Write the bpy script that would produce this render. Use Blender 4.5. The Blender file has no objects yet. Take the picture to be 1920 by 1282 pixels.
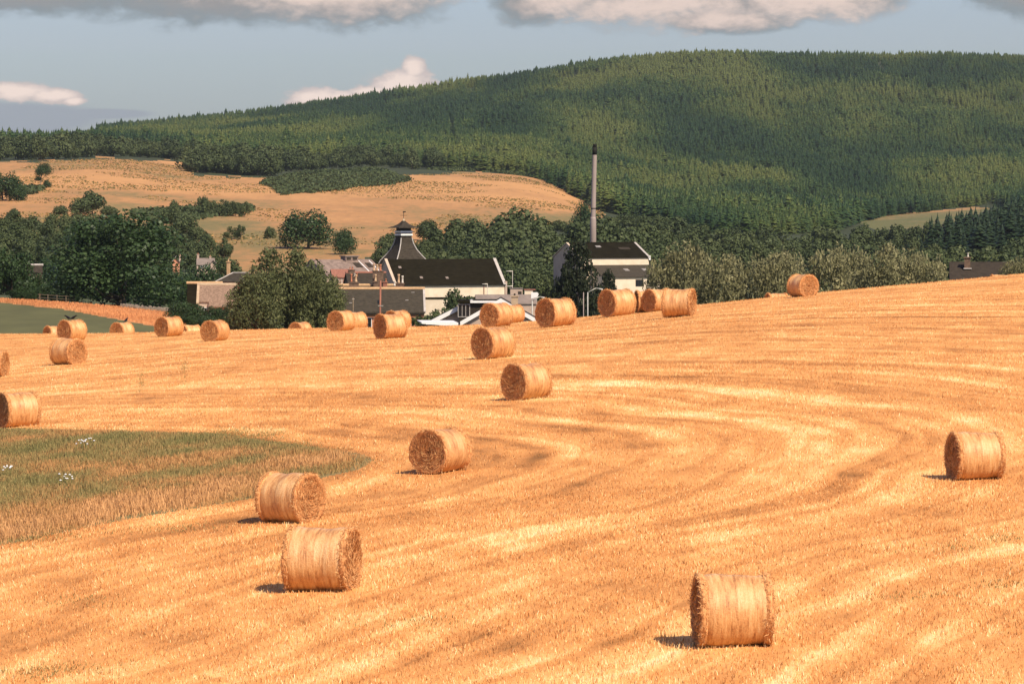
import bpy, math, random
import numpy as np
from mathutils import Vector, Matrix

# ------------------------------------------------------------------ camera
SC = bpy.context.scene
C = SC.collection
F_PX = 7292.0                       # focal length in photo pixels (1920 wide)
PITCH = math.atan((641 - 394) / F_PX)
CAM_Z = 8.0                         # camera stands on a bank 8 m above the near stubble
cam_d = bpy.data.cameras.new('camera')
cam = bpy.data.objects.new('camera', cam_d); C.objects.link(cam)
cam_d.sensor_width = 36.0
cam_d.lens = 36.0 * F_PX / 1920.0
cam_d.clip_start = 1.0
cam_d.clip_end = 30000.0
cam.location = (0, 0, CAM_Z)
cam.rotation_euler = (math.pi / 2 - PITCH, 0, 0)
SC.camera = cam
SC.render.resolution_x, SC.render.resolution_y = 1024, 683

# ------------------------------------------------------------------ exposure
SC.view_settings.view_transform = 'Standard'
SC.view_settings.look = 'None'
SC.view_settings.gamma = 1.0
SC.view_settings.use_curve_mapping = False
SC.view_settings.exposure = 0.30
try:
    SC.cycles.use_denoising = True
    SC.cycles.max_bounces = 5
    SC.cycles.diffuse_bounces = 2
    SC.cycles.glossy_bounces = 2
    SC.cycles.transmission_bounces = 2
    SC.cycles.transparent_max_bounces = 8
except Exception:
    pass

# ------------------------------------------------------------------ sun
SUN_DIR = Vector((0.40, -0.54, 0.72)).normalized()      # from the scene towards the sun
SUN_EL = math.asin(SUN_DIR.z)
SUN_AZ = math.atan2(SUN_DIR.x, SUN_DIR.y)
sun_d = bpy.data.lights.new('sun', 'SUN')
sun_d.energy = 4.6
sun_d.angle = math.radians(0.5)
sun_d.color = (1.0, 0.87, 0.68)
sun = bpy.data.objects.new('sun', sun_d); C.objects.link(sun)
sun.rotation_euler = SUN_DIR.to_track_quat('Z', 'Y').to_euler()
sun.location = (50, -60, 90)

# ------------------------------------------------------------------ world: Nishita sky with banks of cumulus
W = bpy.data.worlds.new('World'); SC.world = W; W.use_nodes = True


def build_world():
    nt = W.node_tree; nt.nodes.clear(); N = nt.nodes; L = nt.links

    def math_(op, a, b=None, c=None, clamp=False):
        n = N.new('ShaderNodeMath'); n.operation = op; n.use_clamp = clamp
        for i, v in enumerate((a, b, c)):
            if v is None: continue
            if isinstance(v, (int, float)): n.inputs[i].default_value = v
            else: L.new(v, n.inputs[i])
        return n.outputs[0]

    def mix(fac, a, b):
        n = N.new('ShaderNodeMix'); n.data_type = 'RGBA'
        for sock, v in ((n.inputs[0], fac), (n.inputs[6], a), (n.inputs[7], b)):
            if isinstance(v, (int, float)): sock.default_value = v
            elif isinstance(v, tuple): sock.default_value = (*v, 1)
            else: L.new(v, sock)
        return n.outputs[2]

    def sstep(x, a, b):
        n = N.new('ShaderNodeMapRange'); n.interpolation_type = 'SMOOTHSTEP'
        L.new(x, n.inputs[0]); n.inputs[1].default_value = a; n.inputs[2].default_value = b
        return n.outputs[0]

    sky = N.new('ShaderNodeTexSky'); sky.sky_type = 'NISHITA'; sky.sun_disc = False
    sky.sun_elevation = SUN_EL; sky.sun_rotation = SUN_AZ
    sky.altitude = 200; sky.air_density = 1.0; sky.dust_density = 1.4; sky.ozone_density = 1.5
    hs = N.new('ShaderNodeHueSaturation'); hs.inputs['Saturation'].default_value = 0.92
    hs.inputs['Hue'].default_value = 0.522
    hs.inputs['Value'].default_value = 0.93
    L.new(sky.outputs[0], hs.inputs['Color'])

    cool = N.new('ShaderNodeMix'); cool.data_type = 'RGBA'; cool.blend_type = 'MULTIPLY'; cool.inputs[0].default_value = 1.0
    L.new(hs.outputs[0], cool.inputs[6]); cool.inputs[7].default_value = (0.80, 0.83, 0.99, 1)      # thin summer murk: a cooler, greyer blue
    tc = N.new('ShaderNodeTexCoord')
    sep = N.new('ShaderNodeSeparateXYZ'); L.new(tc.outputs['Generated'], sep.inputs[0])
    ysafe = math_('MAXIMUM', sep.outputs[1], 0.05)
    # bearing and height of the sky direction, in thousandths (tangent units)
    u = math_('MULTIPLY', math_('DIVIDE', sep.outputs[0], ysafe), 1000.0)
    w = math_('MULTIPLY', math_('DIVIDE', sep.outputs[2], ysafe), 1000.0)
    front = sstep(sep.outputs[1], 0.3, 0.5)
    comb = N.new('ShaderNodeCombineXYZ')
    L.new(math_('MULTIPLY', u, 0.11), comb.inputs[0]); L.new(math_('MULTIPLY', w, 0.20), comb.inputs[1])

    def noise(scale, detail, rough, off, dist=0.0):
        mp = N.new('ShaderNodeVectorMath'); mp.operation = 'ADD'
        L.new(comb.outputs[0], mp.inputs[0]); mp.inputs[1].default_value = off
        n = N.new('ShaderNodeTexNoise'); L.new(mp.outputs[0], n.inputs['Vector'])
        n.inputs['Scale'].default_value = scale; n.inputs['Detail'].default_value = detail
        n.inputs['Roughness'].default_value = rough; n.inputs['Distortion'].default_value = dist
        return math_('SUBTRACT', n.outputs[0], 0.5)

    n1 = noise(0.9, 7, 0.60, (3.1, 1.7, 0.0), 0.3)
    n2 = noise(0.35, 3, 0.5, (9.3, 4.2, 0.0))
    n3 = noise(2.2, 5, 0.6, (1.3, 7.7, 2.0))
    U = lambda px: (px - 960) / F_PX * 1000.0
    V = lambda py: (394 - py) / F_PX * 1000.0
    S = 1000.0 / F_PX

    def blobs(lst):
        out = None
        for (cx, cy, rx, ry) in lst:
            a = math_('DIVIDE', math_('SUBTRACT', u, U(cx)), rx * S)
            b = math_('DIVIDE', math_('SUBTRACT', w, V(cy)), ry * S)
            d = math_('SUBTRACT', 1.0, math_('SQRT', math_('ADD', math_('MULTIPLY', a, a), math_('MULTIPLY', b, b))))
            out = d if out is None else math_('MAXIMUM', out, d)
        return out
    warp = math_('ADD', math_('MULTIPLY', n1, 0.85), math_('MULTIPLY', n2, 0.5))
    # the long grey banks at the top, and the cream lumps in them
    bank = blobs([(60, -30, 330, 66), (480, -20, 420, 76), (640, -8, 230, 68), (1210, -30, 300, 92), (1420, -10, 270, 66), (1360, 38, 160, 30),
                  (1000, 0, 90, 55), (1580, -15, 150, 55), (1960, -30, 190, 72)])
    bank_a = sstep(math_('ADD', bank, math_('ADD', math_('MULTIPLY', warp, 0.95), math_('MULTIPLY', n3, 0.25))), -0.10, 0.30)
    lit = blobs([(640, -16, 260, 52), (1230, 14, 260, 44), (1370, 36, 120, 24), (1060, -10, 110, 50), (1520, 2, 190, 42)])
    lit_a = math_('MULTIPLY', sstep(math_('ADD', lit, math_('ADD', math_('MULTIPLY', n1, 2.0), math_('MULTIPLY', n3, 0.9))), -0.25, 0.95), 0.97)
    bank_c = mix(sstep(math_('ADD', bank, math_('MULTIPLY', n3, 0.4)), 0.1, 0.7), (0.255, 0.305, 0.330), (0.330, 0.310, 0.300))
    bank_c = mix(lit_a, bank_c, (0.86, 0.68, 0.585))
    # the bright puffs that stand low behind the hill
    puff = blobs([(30, 172, 78, 22), (100, 180, 62, 17), (-40, 175, 60, 22), (140, 190, 30, 9), (598, 186, 66, 27), (752, 158, 74, 34), (775, 128, 25, 27), (700, 176, 60, 20), (640, 184, 50, 18)])
    puff_a = sstep(math_('ADD', puff, math_('MULTIPLY', math_('ADD', n1, math_('MULTIPLY', n3, 0.8)), 0.95)), -0.05, 0.26)
    puff_c = mix(sstep(math_('ADD', puff, n3), 0.05, 0.75), (0.62, 0.53, 0.50), (0.98, 0.80, 0.70))
    veil = blobs([(20, 222, 210, 34), (190, 214, 120, 12)])
    veil_a = math_('MULTIPLY', sstep(math_('ADD', veil, math_('MULTIPLY', n2, 0.3)), 0.0, 0.35), 0.75)

    sk = N.new('ShaderNodeBackground'); sk.inputs[1].default_value = 0.11
    L.new(cool.outputs[2], sk.inputs[0])

    def layer(prev, col, alpha, strength):
        b = N.new('ShaderNodeBackground'); L.new(col, b.inputs[0]) if not isinstance(col, tuple) else None
        if isinstance(col, tuple): b.inputs[0].default_value = (*col, 1)
        b.inputs[1].default_value = strength
        m = N.new('ShaderNodeMixShader'); L.new(math_('MULTIPLY', alpha, front, clamp=True), m.inputs[0])
        L.new(prev, m.inputs[1]); L.new(b.outputs[0], m.inputs[2])
        return m.outputs[0]
    s = layer(sk.outputs[0], (0.33, 0.36, 0.42), veil_a, CLOUD)
    s = layer(s, puff_c, puff_a, CLOUD)
    s = layer(s, bank_c, bank_a, CLOUD)
    out = N.new('ShaderNodeOutputWorld'); L.new(s, out.inputs[0])


CLOUD = 0.84
build_world()

# ------------------------------------------------------------------ helpers
RNG = np.random.default_rng(7)
random.seed(7)


def ray(px, py):
    u = (px - 960.0) / F_PX; v = (641.0 - py) / F_PX
    cp, sp = math.cos(PITCH), math.sin(PITCH)
    y = cp + v * sp; z = v * cp - sp
    return u / y, z / y                     # x and z per metre of depth


def at(px, py, d):
    x, z = ray(px, py)
    return Vector((x * d, d, CAM_Z + z * d))


def py_of(z, d):
    """photo row of height z at depth d (near the middle column)"""
    t = (z - CAM_Z) / d
    cp, sp = math.cos(PITCH), math.sin(PITCH)
    v = (t * cp + sp) / (cp - t * sp)
    return 641.0 - v * F_PX


def _hash(ix, iy, seed):
    h = (ix.astype(np.int64) * 374761393 + iy.astype(np.int64) * 668265263 + seed * 982451653) & 0x7fffffff
    h = ((h ^ (h >> 13)) * 1274126177) & 0x7fffffff
    return ((h ^ (h >> 16)) & 0xffff) / 65535.0


def vnoise(x, y, seed=0):
    ix = np.floor(x); iy = np.floor(y); fx = x - ix; fy = y - iy
    fx = fx * fx * (3 - 2 * fx); fy = fy * fy * (3 - 2 * fy)
    a = _hash(ix, iy, seed); b = _hash(ix + 1, iy, seed); c = _hash(ix, iy + 1, seed); d = _hash(ix + 1, iy + 1, seed)
    return (a * (1 - fx) + b * fx) * (1 - fy) + (c * (1 - fx) + d * fx) * fy


def fbm(x, y, seed=0, oct=4):
    s = 0; a = 0.5; t = 0
    for k in range(oct):
        s = s + a * vnoise(x * 2 ** k, y * 2 ** k, seed + k * 17); t += a; a *= 0.5
    return s / t


def tag(o, label=None, cat=None, group=None, kind=None):
    if label: o['label'] = label
    if cat: o['category'] = cat
    if group: o['group'] = group
    if kind: o['kind'] = kind
    return o


def empty(name, loc, rz=0.0, scale=1.0):
    o = bpy.data.objects.new(name, None); C.objects.link(o)
    o.location = loc; o.rotation_euler = (0, 0, rz); o.scale = (scale,) * 3 if not isinstance(scale, tuple) else scale
    o.empty_display_size = 0.3
    return o


def np_mesh(name, verts, faces, mats, smooth=False, attrs=None, mat_idx=None):
    """mesh from numpy arrays; faces is (n,k)"""
    me = bpy.data.meshes.new(name)
    verts = np.asarray(verts, dtype=np.float32); faces = np.asarray(faces, dtype=np.int32)
    n, k = faces.shape
    me.vertices.add(len(verts)); me.vertices.foreach_set('co', verts.ravel())
    me.loops.add(n * k); me.loops.foreach_set('vertex_index', faces.ravel())
    me.polygons.add(n)
    me.polygons.foreach_set('loop_start', np.arange(0, n * k, k, dtype=np.int32))
    me.polygons.foreach_set('loop_total', np.full(n, k, dtype=np.int32))
    if smooth: me.polygons.foreach_set('use_smooth', np.ones(n, dtype=bool))
    if not isinstance(mats, (list, tuple)): mats = [mats]
    for m in mats: me.materials.append(m)
    if mat_idx is not None: me.polygons.foreach_set('material_index', np.asarray(mat_idx, dtype=np.int32))
    for an, av in (attrs or {}).items():
        a = me.attributes.new(an, 'FLOAT', 'POINT'); a.data.foreach_set('value', np.asarray(av, dtype=np.float32))
    me.update(calc_edges=True)
    return me


def link(name, me, parent=None):
    o = bpy.data.objects.new(name, me); C.objects.link(o)
    if parent is not None: o.parent = parent
    return o


class MB:
    """collects faces of any size for small hand-built meshes"""
    def __init__(s): s.v = []; s.f = []; s.m = []

    def poly(s, pts, m=0):
        b = len(s.v); s.v += [tuple(p) for p in pts]; s.f.append(list(range(b, b + len(pts)))); s.m.append(m); return s

    def hull(s, vs, fs, m=0):
        b = len(s.v); s.v += [tuple(p) for p in vs]
        for f in fs: s.f.append([b + i for i in f]); s.m.append(m)
        return s

    def box(s, x0, x1, y0, y1, z0, z1, m=0):
        return s.hull([(x0, y0, z0), (x1, y0, z0), (x1, y1, z0), (x0, y1, z0), (x0, y0, z1), (x1, y0, z1), (x1, y1, z1), (x0, y1, z1)],
                      [(3, 2, 1, 0), (4, 5, 6, 7), (0, 1, 5, 4), (1, 2, 6, 5), (2, 3, 7, 6), (3, 0, 4, 7)], m)

    def extrude_x(s, prof, x0, x1, m=0):
        n = len(prof)
        vs = [(x0, y, z) for y, z in prof] + [(x1, y, z) for y, z in prof]
        fs = [tuple(range(n - 1, -1, -1)), tuple(range(n, 2 * n))] + [(i, (i + 1) % n, n + (i + 1) % n, n + i) for i in range(n)]
        fs = [tuple(reversed(f)) for f in fs]
        return s.hull(vs, fs, m)

    def tube(s, p0, p1, r0, r1=None, seg=8, m=0, caps=True):
        r1 = r0 if r1 is None else r1
        p0 = Vector(p0); p1 = Vector(p1); ax = (p1 - p0).normalized()
        a = ax.orthogonal().normalized(); b = ax.cross(a)
        vs = []
        for p, r in ((p0, r0), (p1, r1)):
            for i in range(seg):
                t = 2 * math.pi * i / seg
                vs.append(p + (a * math.cos(t) + b * math.sin(t)) * r)
        fs = [(i, (i + 1) % seg, seg + (i + 1) % seg, seg + i) for i in range(seg)]
        if caps: fs += [tuple(range(seg - 1, -1, -1)), tuple(range(seg, 2 * seg))]
        return s.hull(vs, fs, m)

    def lathe(s, prof, seg=16, cx=0, cy=0, m=0):
        vs = []; fs = []
        for r, z in prof:
            for i in range(seg):
                t = 2 * math.pi * i / seg; vs.append((cx + r * math.cos(t), cy + r * math.sin(t), z))
        for k in range(len(prof) - 1):
            for i in range(seg):
                fs.append((k * seg + i, k * seg + (i + 1) % seg, (k + 1) * seg + (i + 1) % seg, (k + 1) * seg + i))
        fs.append(tuple(range(seg - 1, -1, -1))); q = (len(prof) - 1) * seg; fs.append(tuple(range(q, q + seg)))
        return s.hull(vs, fs, m)

    def build(s, name, mats, parent=None, smooth=False):
        me = bpy.data.meshes.new(name); me.from_pydata(s.v, [], s.f)
        if not isinstance(mats, (list, tuple)): mats = [mats]
        for m in mats: me.materials.append(m)
        if len(mats) > 1: me.polygons.foreach_set('material_index', s.m)
        if smooth: me.polygons.foreach_set('use_smooth', [True] * len(me.polygons))
        me.update()
        return link(name, me, parent)


def copy_tree(o, parent=None):
    c = o.copy(); C.objects.link(c)
    if parent is not None: c.parent = parent
    for ch in list(o.children): copy_tree(ch, c)
    return c


# ------------------------------------------------------------------ materials
def new_mat(name):
    m = bpy.data.materials.new(name); m.use_nodes = True
    nt = m.node_tree; b = nt.nodes['Principled BSDF']
    b.inputs['Specular IOR Level'].default_value = 0.25
    return m, nt, b


def ramp(nt, fac, stops):
    if stops[-1][0] > 1.0:                      # a ramp only reads 0..1: bring a wider scale into it
        lo, hi = stops[0][0], stops[-1][0]
        m = nt.nodes.new('ShaderNodeMapRange'); nt.links.new(fac, m.inputs[0]); m.inputs[1].default_value = lo; m.inputs[2].default_value = hi
        fac = m.outputs[0]; stops = [((p - lo) / (hi - lo), c) for p, c in stops]
    r = nt.nodes.new('ShaderNodeValToRGB')
    el = r.color_ramp.elements
    while len(el) > 1: el.remove(el[-1])
    el[0].position = stops[0][0]; el[0].color = (*stops[0][1], 1)
    for p, c in stops[1:]:
        e = el.new(p); e.color = (*c, 1)
    nt.links.new(fac, r.inputs[0])
    return r.outputs[0]


def noise_node(nt, scale, detail=4, rough=0.55, coord='Object', stretch=None, dist=0.0):
    tc = nt.nodes.new('ShaderNodeTexCoord'); src = tc.outputs[coord]
    if stretch:
        mp = nt.nodes.new('ShaderNodeMapping'); mp.inputs['Scale'].default_value = stretch
        nt.links.new(src, mp.inputs[0]); src = mp.outputs[0]
    n = nt.nodes.new('ShaderNodeTexNoise'); nt.links.new(src, n.inputs['Vector'])
    n.inputs['Scale'].default_value = scale; n.inputs['Detail'].default_value = detail
    n.inputs['Roughness'].default_value = rough; n.inputs['Distortion'].default_value = dist
    return n.outputs[0]


def addf(nt, a, b, k=1.0):
    n = nt.nodes.new('ShaderNodeMath'); n.operation = 'MULTIPLY_ADD'
    nt.links.new(b, n.inputs[0]); n.inputs[1].default_value = k
    nt.links.new(a, n.inputs[2])
    return n.outputs[0]


def bump(nt, b, h, strength=0.5, dist=0.05):
    n = nt.nodes.new('ShaderNodeBump'); n.inputs['Strength'].default_value = strength; n.inputs['Distance'].default_value = dist
    nt.links.new(h, n.inputs['Height']); nt.links.new(n.outputs[0], b.inputs['Normal'])


def attr(nt, name):
    a = nt.nodes.new('ShaderNodeAttribute'); a.attribute_name = name
    return a.outputs['Fac']


def mat_noise(name, c0, c1, scale, rough=0.8, stretch=None, detail=5, coord='Object', bmp=0.0, lo=0.35, hi=0.65, spec=0.25):
    m, nt, b = new_mat(name)
    f = noise_node(nt, scale, detail, 0.6, coord, stretch)
    nt.links.new(ramp(nt, f, [(lo, c0), (hi, c1)]), b.inputs['Base Color'])
    b.inputs['Roughness'].default_value = rough
    b.inputs['Specular IOR Level'].default_value = spec
    if bmp: bump(nt, b, f, bmp, 0.05)
    return m


def mat_tone(name, stops, rough=0.75, spec=0.15, extra=None, transl=0.0):
    """colour from the per-vertex attribute 'tone' (a thing's own tint), optionally broken up by noise"""
    m, nt, b = new_mat(name)
    f = attr(nt, 'tone')
    if extra:
        sc, k = extra
        n = noise_node(nt, sc, 5, 0.65)
        s = nt.nodes.new('ShaderNodeMath'); s.operation = 'SUBTRACT'; nt.links.new(n, s.inputs[0]); s.inputs[1].default_value = 0.5
        f = addf(nt, f, s.outputs[0], k)
    col = ramp(nt, f, stops)
    nt.links.new(col, b.inputs['Base Color'])
    b.inputs['Roughness'].default_value = rough; b.inputs['Specular IOR Level'].default_value = spec
    if transl:
        t = nt.nodes.new('ShaderNodeBsdfTranslucent'); nt.links.new(col, t.inputs[0])
        mx = nt.nodes.new('ShaderNodeMixShader'); mx.inputs[0].default_value = transl
        nt.links.new(b.outputs[0], mx.inputs[1]); nt.links.new(t.outputs[0], mx.inputs[2])
        nt.links.new(mx.outputs[0], nt.nodes['Material Output'].inputs[0])
    return m

# ------------------------------------------------------------------ the lie of the land
# bale anchor points (photo column, row of the base, apparent height) give the shape of the field
ANCH = [(1374, 1210, 130), (603, 1107, 117), (544, 978, 91), (826, 885, 80), (1828, 898, 86), (987, 748, 66), (925, 672, 57),
        (1042, 612, 54), (1157, 592, 49), (1272, 594, 53), (135, 638, 38), (317, 631, 37), (648, 620, 36), (732, 635, 45),
        (128, 683, 48), (40, 800, 64), (1505, 556, 42), (402, 639, 38), (931, 612, 43)]
CREST = np.array([(-600, 636, 262), (0, 632, 262), (200, 628, 260), (400, 621, 258), (580, 616, 262), (780, 613, 258), (900, 609, 250),
                  (1000, 603, 245), (1080, 597, 240), (1200, 585, 234), (1300, 574, 230), (1540, 550, 230), (1700, 536, 232), (1920, 517, 235), (2500, 470, 240)], float)


def _basis(X, Y):
    x = X / 20.0; y = Y / 200.0
    return np.stack([np.ones_like(x), y, y * y, x, x * y, x * x, x * x * y, x * y * y], -1)


def _fit():
    X = []; Y = []; Z = []; Wt = []
    for px, py, h in ANCH:
        d = F_PX * 1.27 / h; p = at(px, py, d)
        X.append(p.x); Y.append(d); Z.append(p.z); Wt.append(1.0)
    for px, py, d in CREST[1:-1]:
        p = at(px, py, d); X.append(p.x); Y.append(d); Z.append(p.z); Wt.append(1.5)
    for px in (200, 960, 1700):                              # the foot of the picture
        d = F_PX * 8.0 / (1282 - 394); p = at(px, 1282, d); X.append(p.x); Y.append(d); Z.append(p.z); Wt.append(0.6)
    X, Y, Z, Wt = map(np.array, (X, Y, Z, Wt))
    A = _basis(X, Y) * Wt[:, None]
    A = np.vstack([A, np.eye(8) * np.array([0, .1, .1, .1, .1, .25, .25, .1])])
    return np.linalg.lstsq(A, np.concatenate([Z * Wt, np.zeros(8)]), rcond=None)[0]


COEF = _fit()
# photo rows of the ground at several depths, for columns across the valley
COLS = [
    (0,    [(300, 643), (330, 632), (430, 567), (450, 561), (520, 557), (700, 540), (900, 470), (1100, 415), (1500, 350), (1900, 302), (2300, 287), (3000, 283), (4200, 282)]),
    (180,  [(300, 641), (330, 629), (430, 580), (450, 573), (520, 572), (700, 555), (900, 480), (1100, 418), (1500, 350), (1900, 298), (2300, 280), (3000, 268), (4200, 257)]),
    (400,  [(300, 640), (340, 640), (400, 621), (430, 606), (450, 593), (520, 592), (700, 575), (900, 500), (1100, 440), (1500, 370), (1900, 325), (2300, 300), (3200, 262), (4200, 241)]),
    (560,  [(300, 632), (330, 642), (430, 636), (520, 612), (700, 585), (900, 500), (1100, 443), (1500, 375), (1900, 327), (2400, 298), (3000, 262), (3600, 236), (4200, 221)]),
    (700,  [(300, 640), (330, 655), (430, 650), (540, 620), (700, 595), (900, 500), (1100, 445), (1500, 380), (1900, 328), (2400, 300), (3000, 262), (3600, 226), (4200, 198)]),
    (1000, [(300, 640), (330, 660), (430, 650), (540, 620), (700, 595), (900, 500), (1100, 455), (1500, 390), (1900, 340), (2400, 310), (3000, 260), (3600, 206), (4200, 154)]),
    (1150, [(300, 630), (330, 650), (450, 645), (560, 620), (700, 597), (900, 510), (1100, 468), (1500, 415), (1900, 395), (2300, 370), (3000, 282), (3600, 202), (4200, 133)]),
    (1300, [(300, 620), (380, 640), (500, 625), (700, 600), (900, 520), (1100, 480), (1500, 430), (1900, 412), (2300, 395), (3000, 290), (3600, 196), (4200, 121)]),
    (1600, [(300, 596), (390, 640), (500, 620), (700, 600), (900, 540), (1100, 500), (1500, 455), (1900, 420), (2300, 402), (3000, 300), (3600, 206), (4200, 123)]),
    (1920, [(300, 570), (390, 625), (500, 610), (700, 590), (900, 530), (1100, 485), (1200, 452), (1350, 447), (1700, 420), (1900, 402), (2300, 382), (3000, 300), (3600, 206), (4200, 123)]),
]
PXG = np.arange(-1600, 3521, 20.0)
LDG = np.linspace(math.log(14.0), math.log(9000.0), 900)


def _build_table():
    D = np.exp(LDG)
    cpx = np.array([c[0] for c in COLS], float)
    rows = []
    for px, lst in COLS:
        ld = np.log([a for a, b in lst]); ys = np.array([b for a, b in lst], float)
        last = ys[-1]
        ld = np.concatenate([ld, np.log([4700, 6000, 9000])]); ys = np.concatenate([ys, [last + 3, last + 40, last + 120]])
        rows.append(np.interp(LDG, ld, ys))
    rows = np.array(rows) - np.interp(LDG, np.log([3000, 4200]), [0, 8])
    far = np.stack([np.interp(PXG, cpx, rows[:, j]) for j in range(len(LDG))], 1)      # photo rows (px, ld)
    k = np.exp(-0.5 * (np.arange(-5, 6) / 2.2) ** 2); k /= k.sum()
    pad = np.pad(far, ((5, 5), (0, 0)), 'edge'); far = sum(k[i] * pad[i:i + far.shape[0]] for i in range(11))
    far_z = np.array([[CAM_Z + ray(960, y)[1] * d for y, d in zip(r, D)] for r in far])
    pxc = np.clip(PXG, -250, 2150)
    Yc = np.clip(D, 55, 320)[None, :]
    Xc = (pxc[:, None] - 960) / F_PX * Yc
    near_z = _basis(Xc, np.broadcast_to(Yc, Xc.shape)) @ COEF
    dc = np.interp(PXG, CREST[:, 0], CREST[:, 2]); yc = np.interp(PXG, CREST[:, 0], CREST[:, 1])
    zc = np.array([CAM_Z + ray(960, y)[1] * d for y, d in zip(yc, dc)])
    zf = (_basis(((pxc - 960) / F_PX * dc), dc) @ COEF)
    t = np.clip((D[None, :] - 120) / (dc[:, None] - 120), 0, 1.0); t = t * t * (3 - 2 * t)
    near_z = near_z + (zc - zf)[:, None] * t
    # past the crest the field rounds over and falls away to the valley
    s = np.clip((D[None, :] - dc[:, None]) / 45.0, 0, 1)
    near_z = near_z - 2.2 * s * s
    e = np.clip((D[None, :] - dc[:, None] - 10) / (300 - dc[:, None] - 10), 0, 1); e = e * e * (3 - 2 * e)
    # only let the far table start below the crest's line of sight
    z = near_z * (1 - e) + far_z * e
    k = np.exp(-0.5 * (np.arange(-4, 5) / 1.5) ** 2); k /= k.sum()
    pad = np.pad(z, ((0, 0), (4, 4)), 'edge'); z = sum(k[i] * pad[:, i:i + z.shape[1]] for i in range(9))
    return z


ZT = _build_table()


def ground(X, Y):
    X = np.asarray(X, float); Y = np.asarray(Y, float)
    Y = np.maximum(Y, 14.5)
    p = (np.clip(960 + F_PX * X / Y, PXG[0], PXG[-1] - 1) - PXG[0]) / 20.0
    l = (np.clip(np.log(Y), LDG[0], LDG[-1] - 1e-6) - LDG[0]) / (LDG[1] - LDG[0])
    i = np.minimum(p.astype(int), len(PXG) - 2); j = np.minimum(l.astype(int), len(LDG) - 2)
    a = p - i; b = l - j
    return (ZT[i, j] * (1 - a) + ZT[i + 1, j] * a) * (1 - b) + (ZT[i, j + 1] * (1 - a) + ZT[i + 1, j + 1] * a) * b


def gz(x, y): return float(ground(x, y))


def plant(px, d):
    """point of the ground at a photo column and a depth"""
    x = (px - 960) / F_PX * d * (1 / (math.cos(PITCH)))
    return Vector((x, d, gz(x, d)))


def hit(px, py, d0=40.0, d1=320.0):
    """first point where the line of sight meets the ground"""
    rx, rz = ray(px, py)
    D = np.linspace(d0, d1, 6000)
    below = ground(rx * D, D) - (CAM_Z + rz * D)
    k = np.nonzero(below >= 0)[0]
    return float(D[k[0]]) if len(k) else None


def poly_in(px, py, poly):
    px = np.asarray(px); py = np.asarray(py); ins = np.zeros(px.shape, bool)
    n = len(poly)
    for i in range(n):
        x0, y0 = poly[i]; x1, y1 = poly[(i + 1) % n]
        if y0 == y1: continue
        c = ((y0 > py) != (y1 > py)) & (px < (x1 - x0) * (py - y0) / (y1 - y0) + x0)
        ins ^= c
    return ins


# ------------------------------------------------------------------ the unmown corner: outline on the ground, and the field's rows that run round it
GR_PIX = [(-900, 812), (-300, 806), (0, 806), (200, 809), (420, 816), (560, 836), (680, 851), (700, 862), (672, 880), (600, 897), (500, 930), (350, 955), (180, 985), (0, 1022), (-300, 1085), (-900, 1200)]
GR = []
for _x, _y in GR_PIX:
    _d = hit(max(-250, _x), _y)
    if _d is None: _d = F_PX * 8.0 / (_y - 394)
    GR.append(((_x - 960) / F_PX * _d, _d))
GR = np.array(GR)


def field_coords(X, Y):
    """signed distance to the unmown corner and the place along its edge"""
    best = np.full(X.shape, 1e9); tt = np.zeros(X.shape); acc = 0.0
    for i in range(len(GR) - 1):
        a = GR[i]; b = GR[i + 1]; ab = b - a; L2 = ab @ ab; Ln = math.sqrt(L2)
        t = np.clip(((X - a[0]) * ab[0] + (Y - a[1]) * ab[1]) / L2, 0, 1)
        d = np.hypot(X - a[0] - t * ab[0], Y - a[1] - t * ab[1])
        m = d < best
        best = np.where(m, d, best); tt = np.where(m, acc + t * Ln, tt)
        acc += Ln
    ins = poly_in(X, Y, [tuple(p) for p in GR])
    return np.where(ins, -best, best), tt


def straw_tone(X, Y):
    """0 = dark stubble with painted shadow flecks .. 1 = pale loose straw: swaths that follow the combine's rounds"""
    s, t = field_coords(X, Y)
    wob = (fbm(X / 14, Y / 14, 5, 3) - 0.5) * 1.8 + (fbm(X / 2.6, Y / 5.0, 6, 3) - 0.5) * 0.9
    s2 = s + wob
    big = vnoise(s2 / 3.1 + 50, t / 45.0, 11)
    mid = vnoise(s2 / 1.1 + 90, t / 16.0, 12)
    fine = vnoise(s2 / 0.42, t / 7.0, 13); line = vnoise(s2 / 0.8 + 7, t / 60.0, 15)
    thin = lambda k, sd, w: np.clip((1 - np.abs(2 * vnoise(s2 / k, t / 75.0, sd) - 1) - (1 - w)) / w, 0, 1) * np.clip(3.2 * vnoise(s2 / 4, t / 24.0, sd + 1) - 1.1, 0, 1)
    patch = fbm(X / 4.0, Y / 4.0, 14, 4)
    pale = np.clip(1 - np.abs(((s2 + 1.5) % 5.6) - 2.8) / 0.9, 0, 1) * (0.35 + 0.9 * vnoise(s2 / 5.6, t / 22.0, 21))
    track = np.clip(1 - np.abs(((s2 + 4.1) % 5.6) - 2.8) / 0.35, 0, 1) * vnoise(s2 / 5.6, t / 30.0, 22)
    v = 0.46 + 0.16 * (big - 0.5) + 0.24 * (mid - 0.5) + 0.30 * (fine - 0.5) + 0.20 * thin(1.5, 31, 0.20) + 0.16 * thin(0.8, 35, 0.2) - 0.14 * thin(1.6, 41, 0.15) - 0.16 * thin(0.9, 51, 0.2) + 0.28 * (line - 0.5) + 0.34 * (patch - 0.5) + 0.50 * (fbm(X / 0.9, Y / 2.2, 16, 3) - 0.5) + (0.16 * pale - 0.14 * track) * np.clip(2.4 * fbm(X / 3.0, Y / 7.0, 17, 3) - 0.5, 0, 1.3)
    return np.clip(v, 0, 1), s


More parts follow.
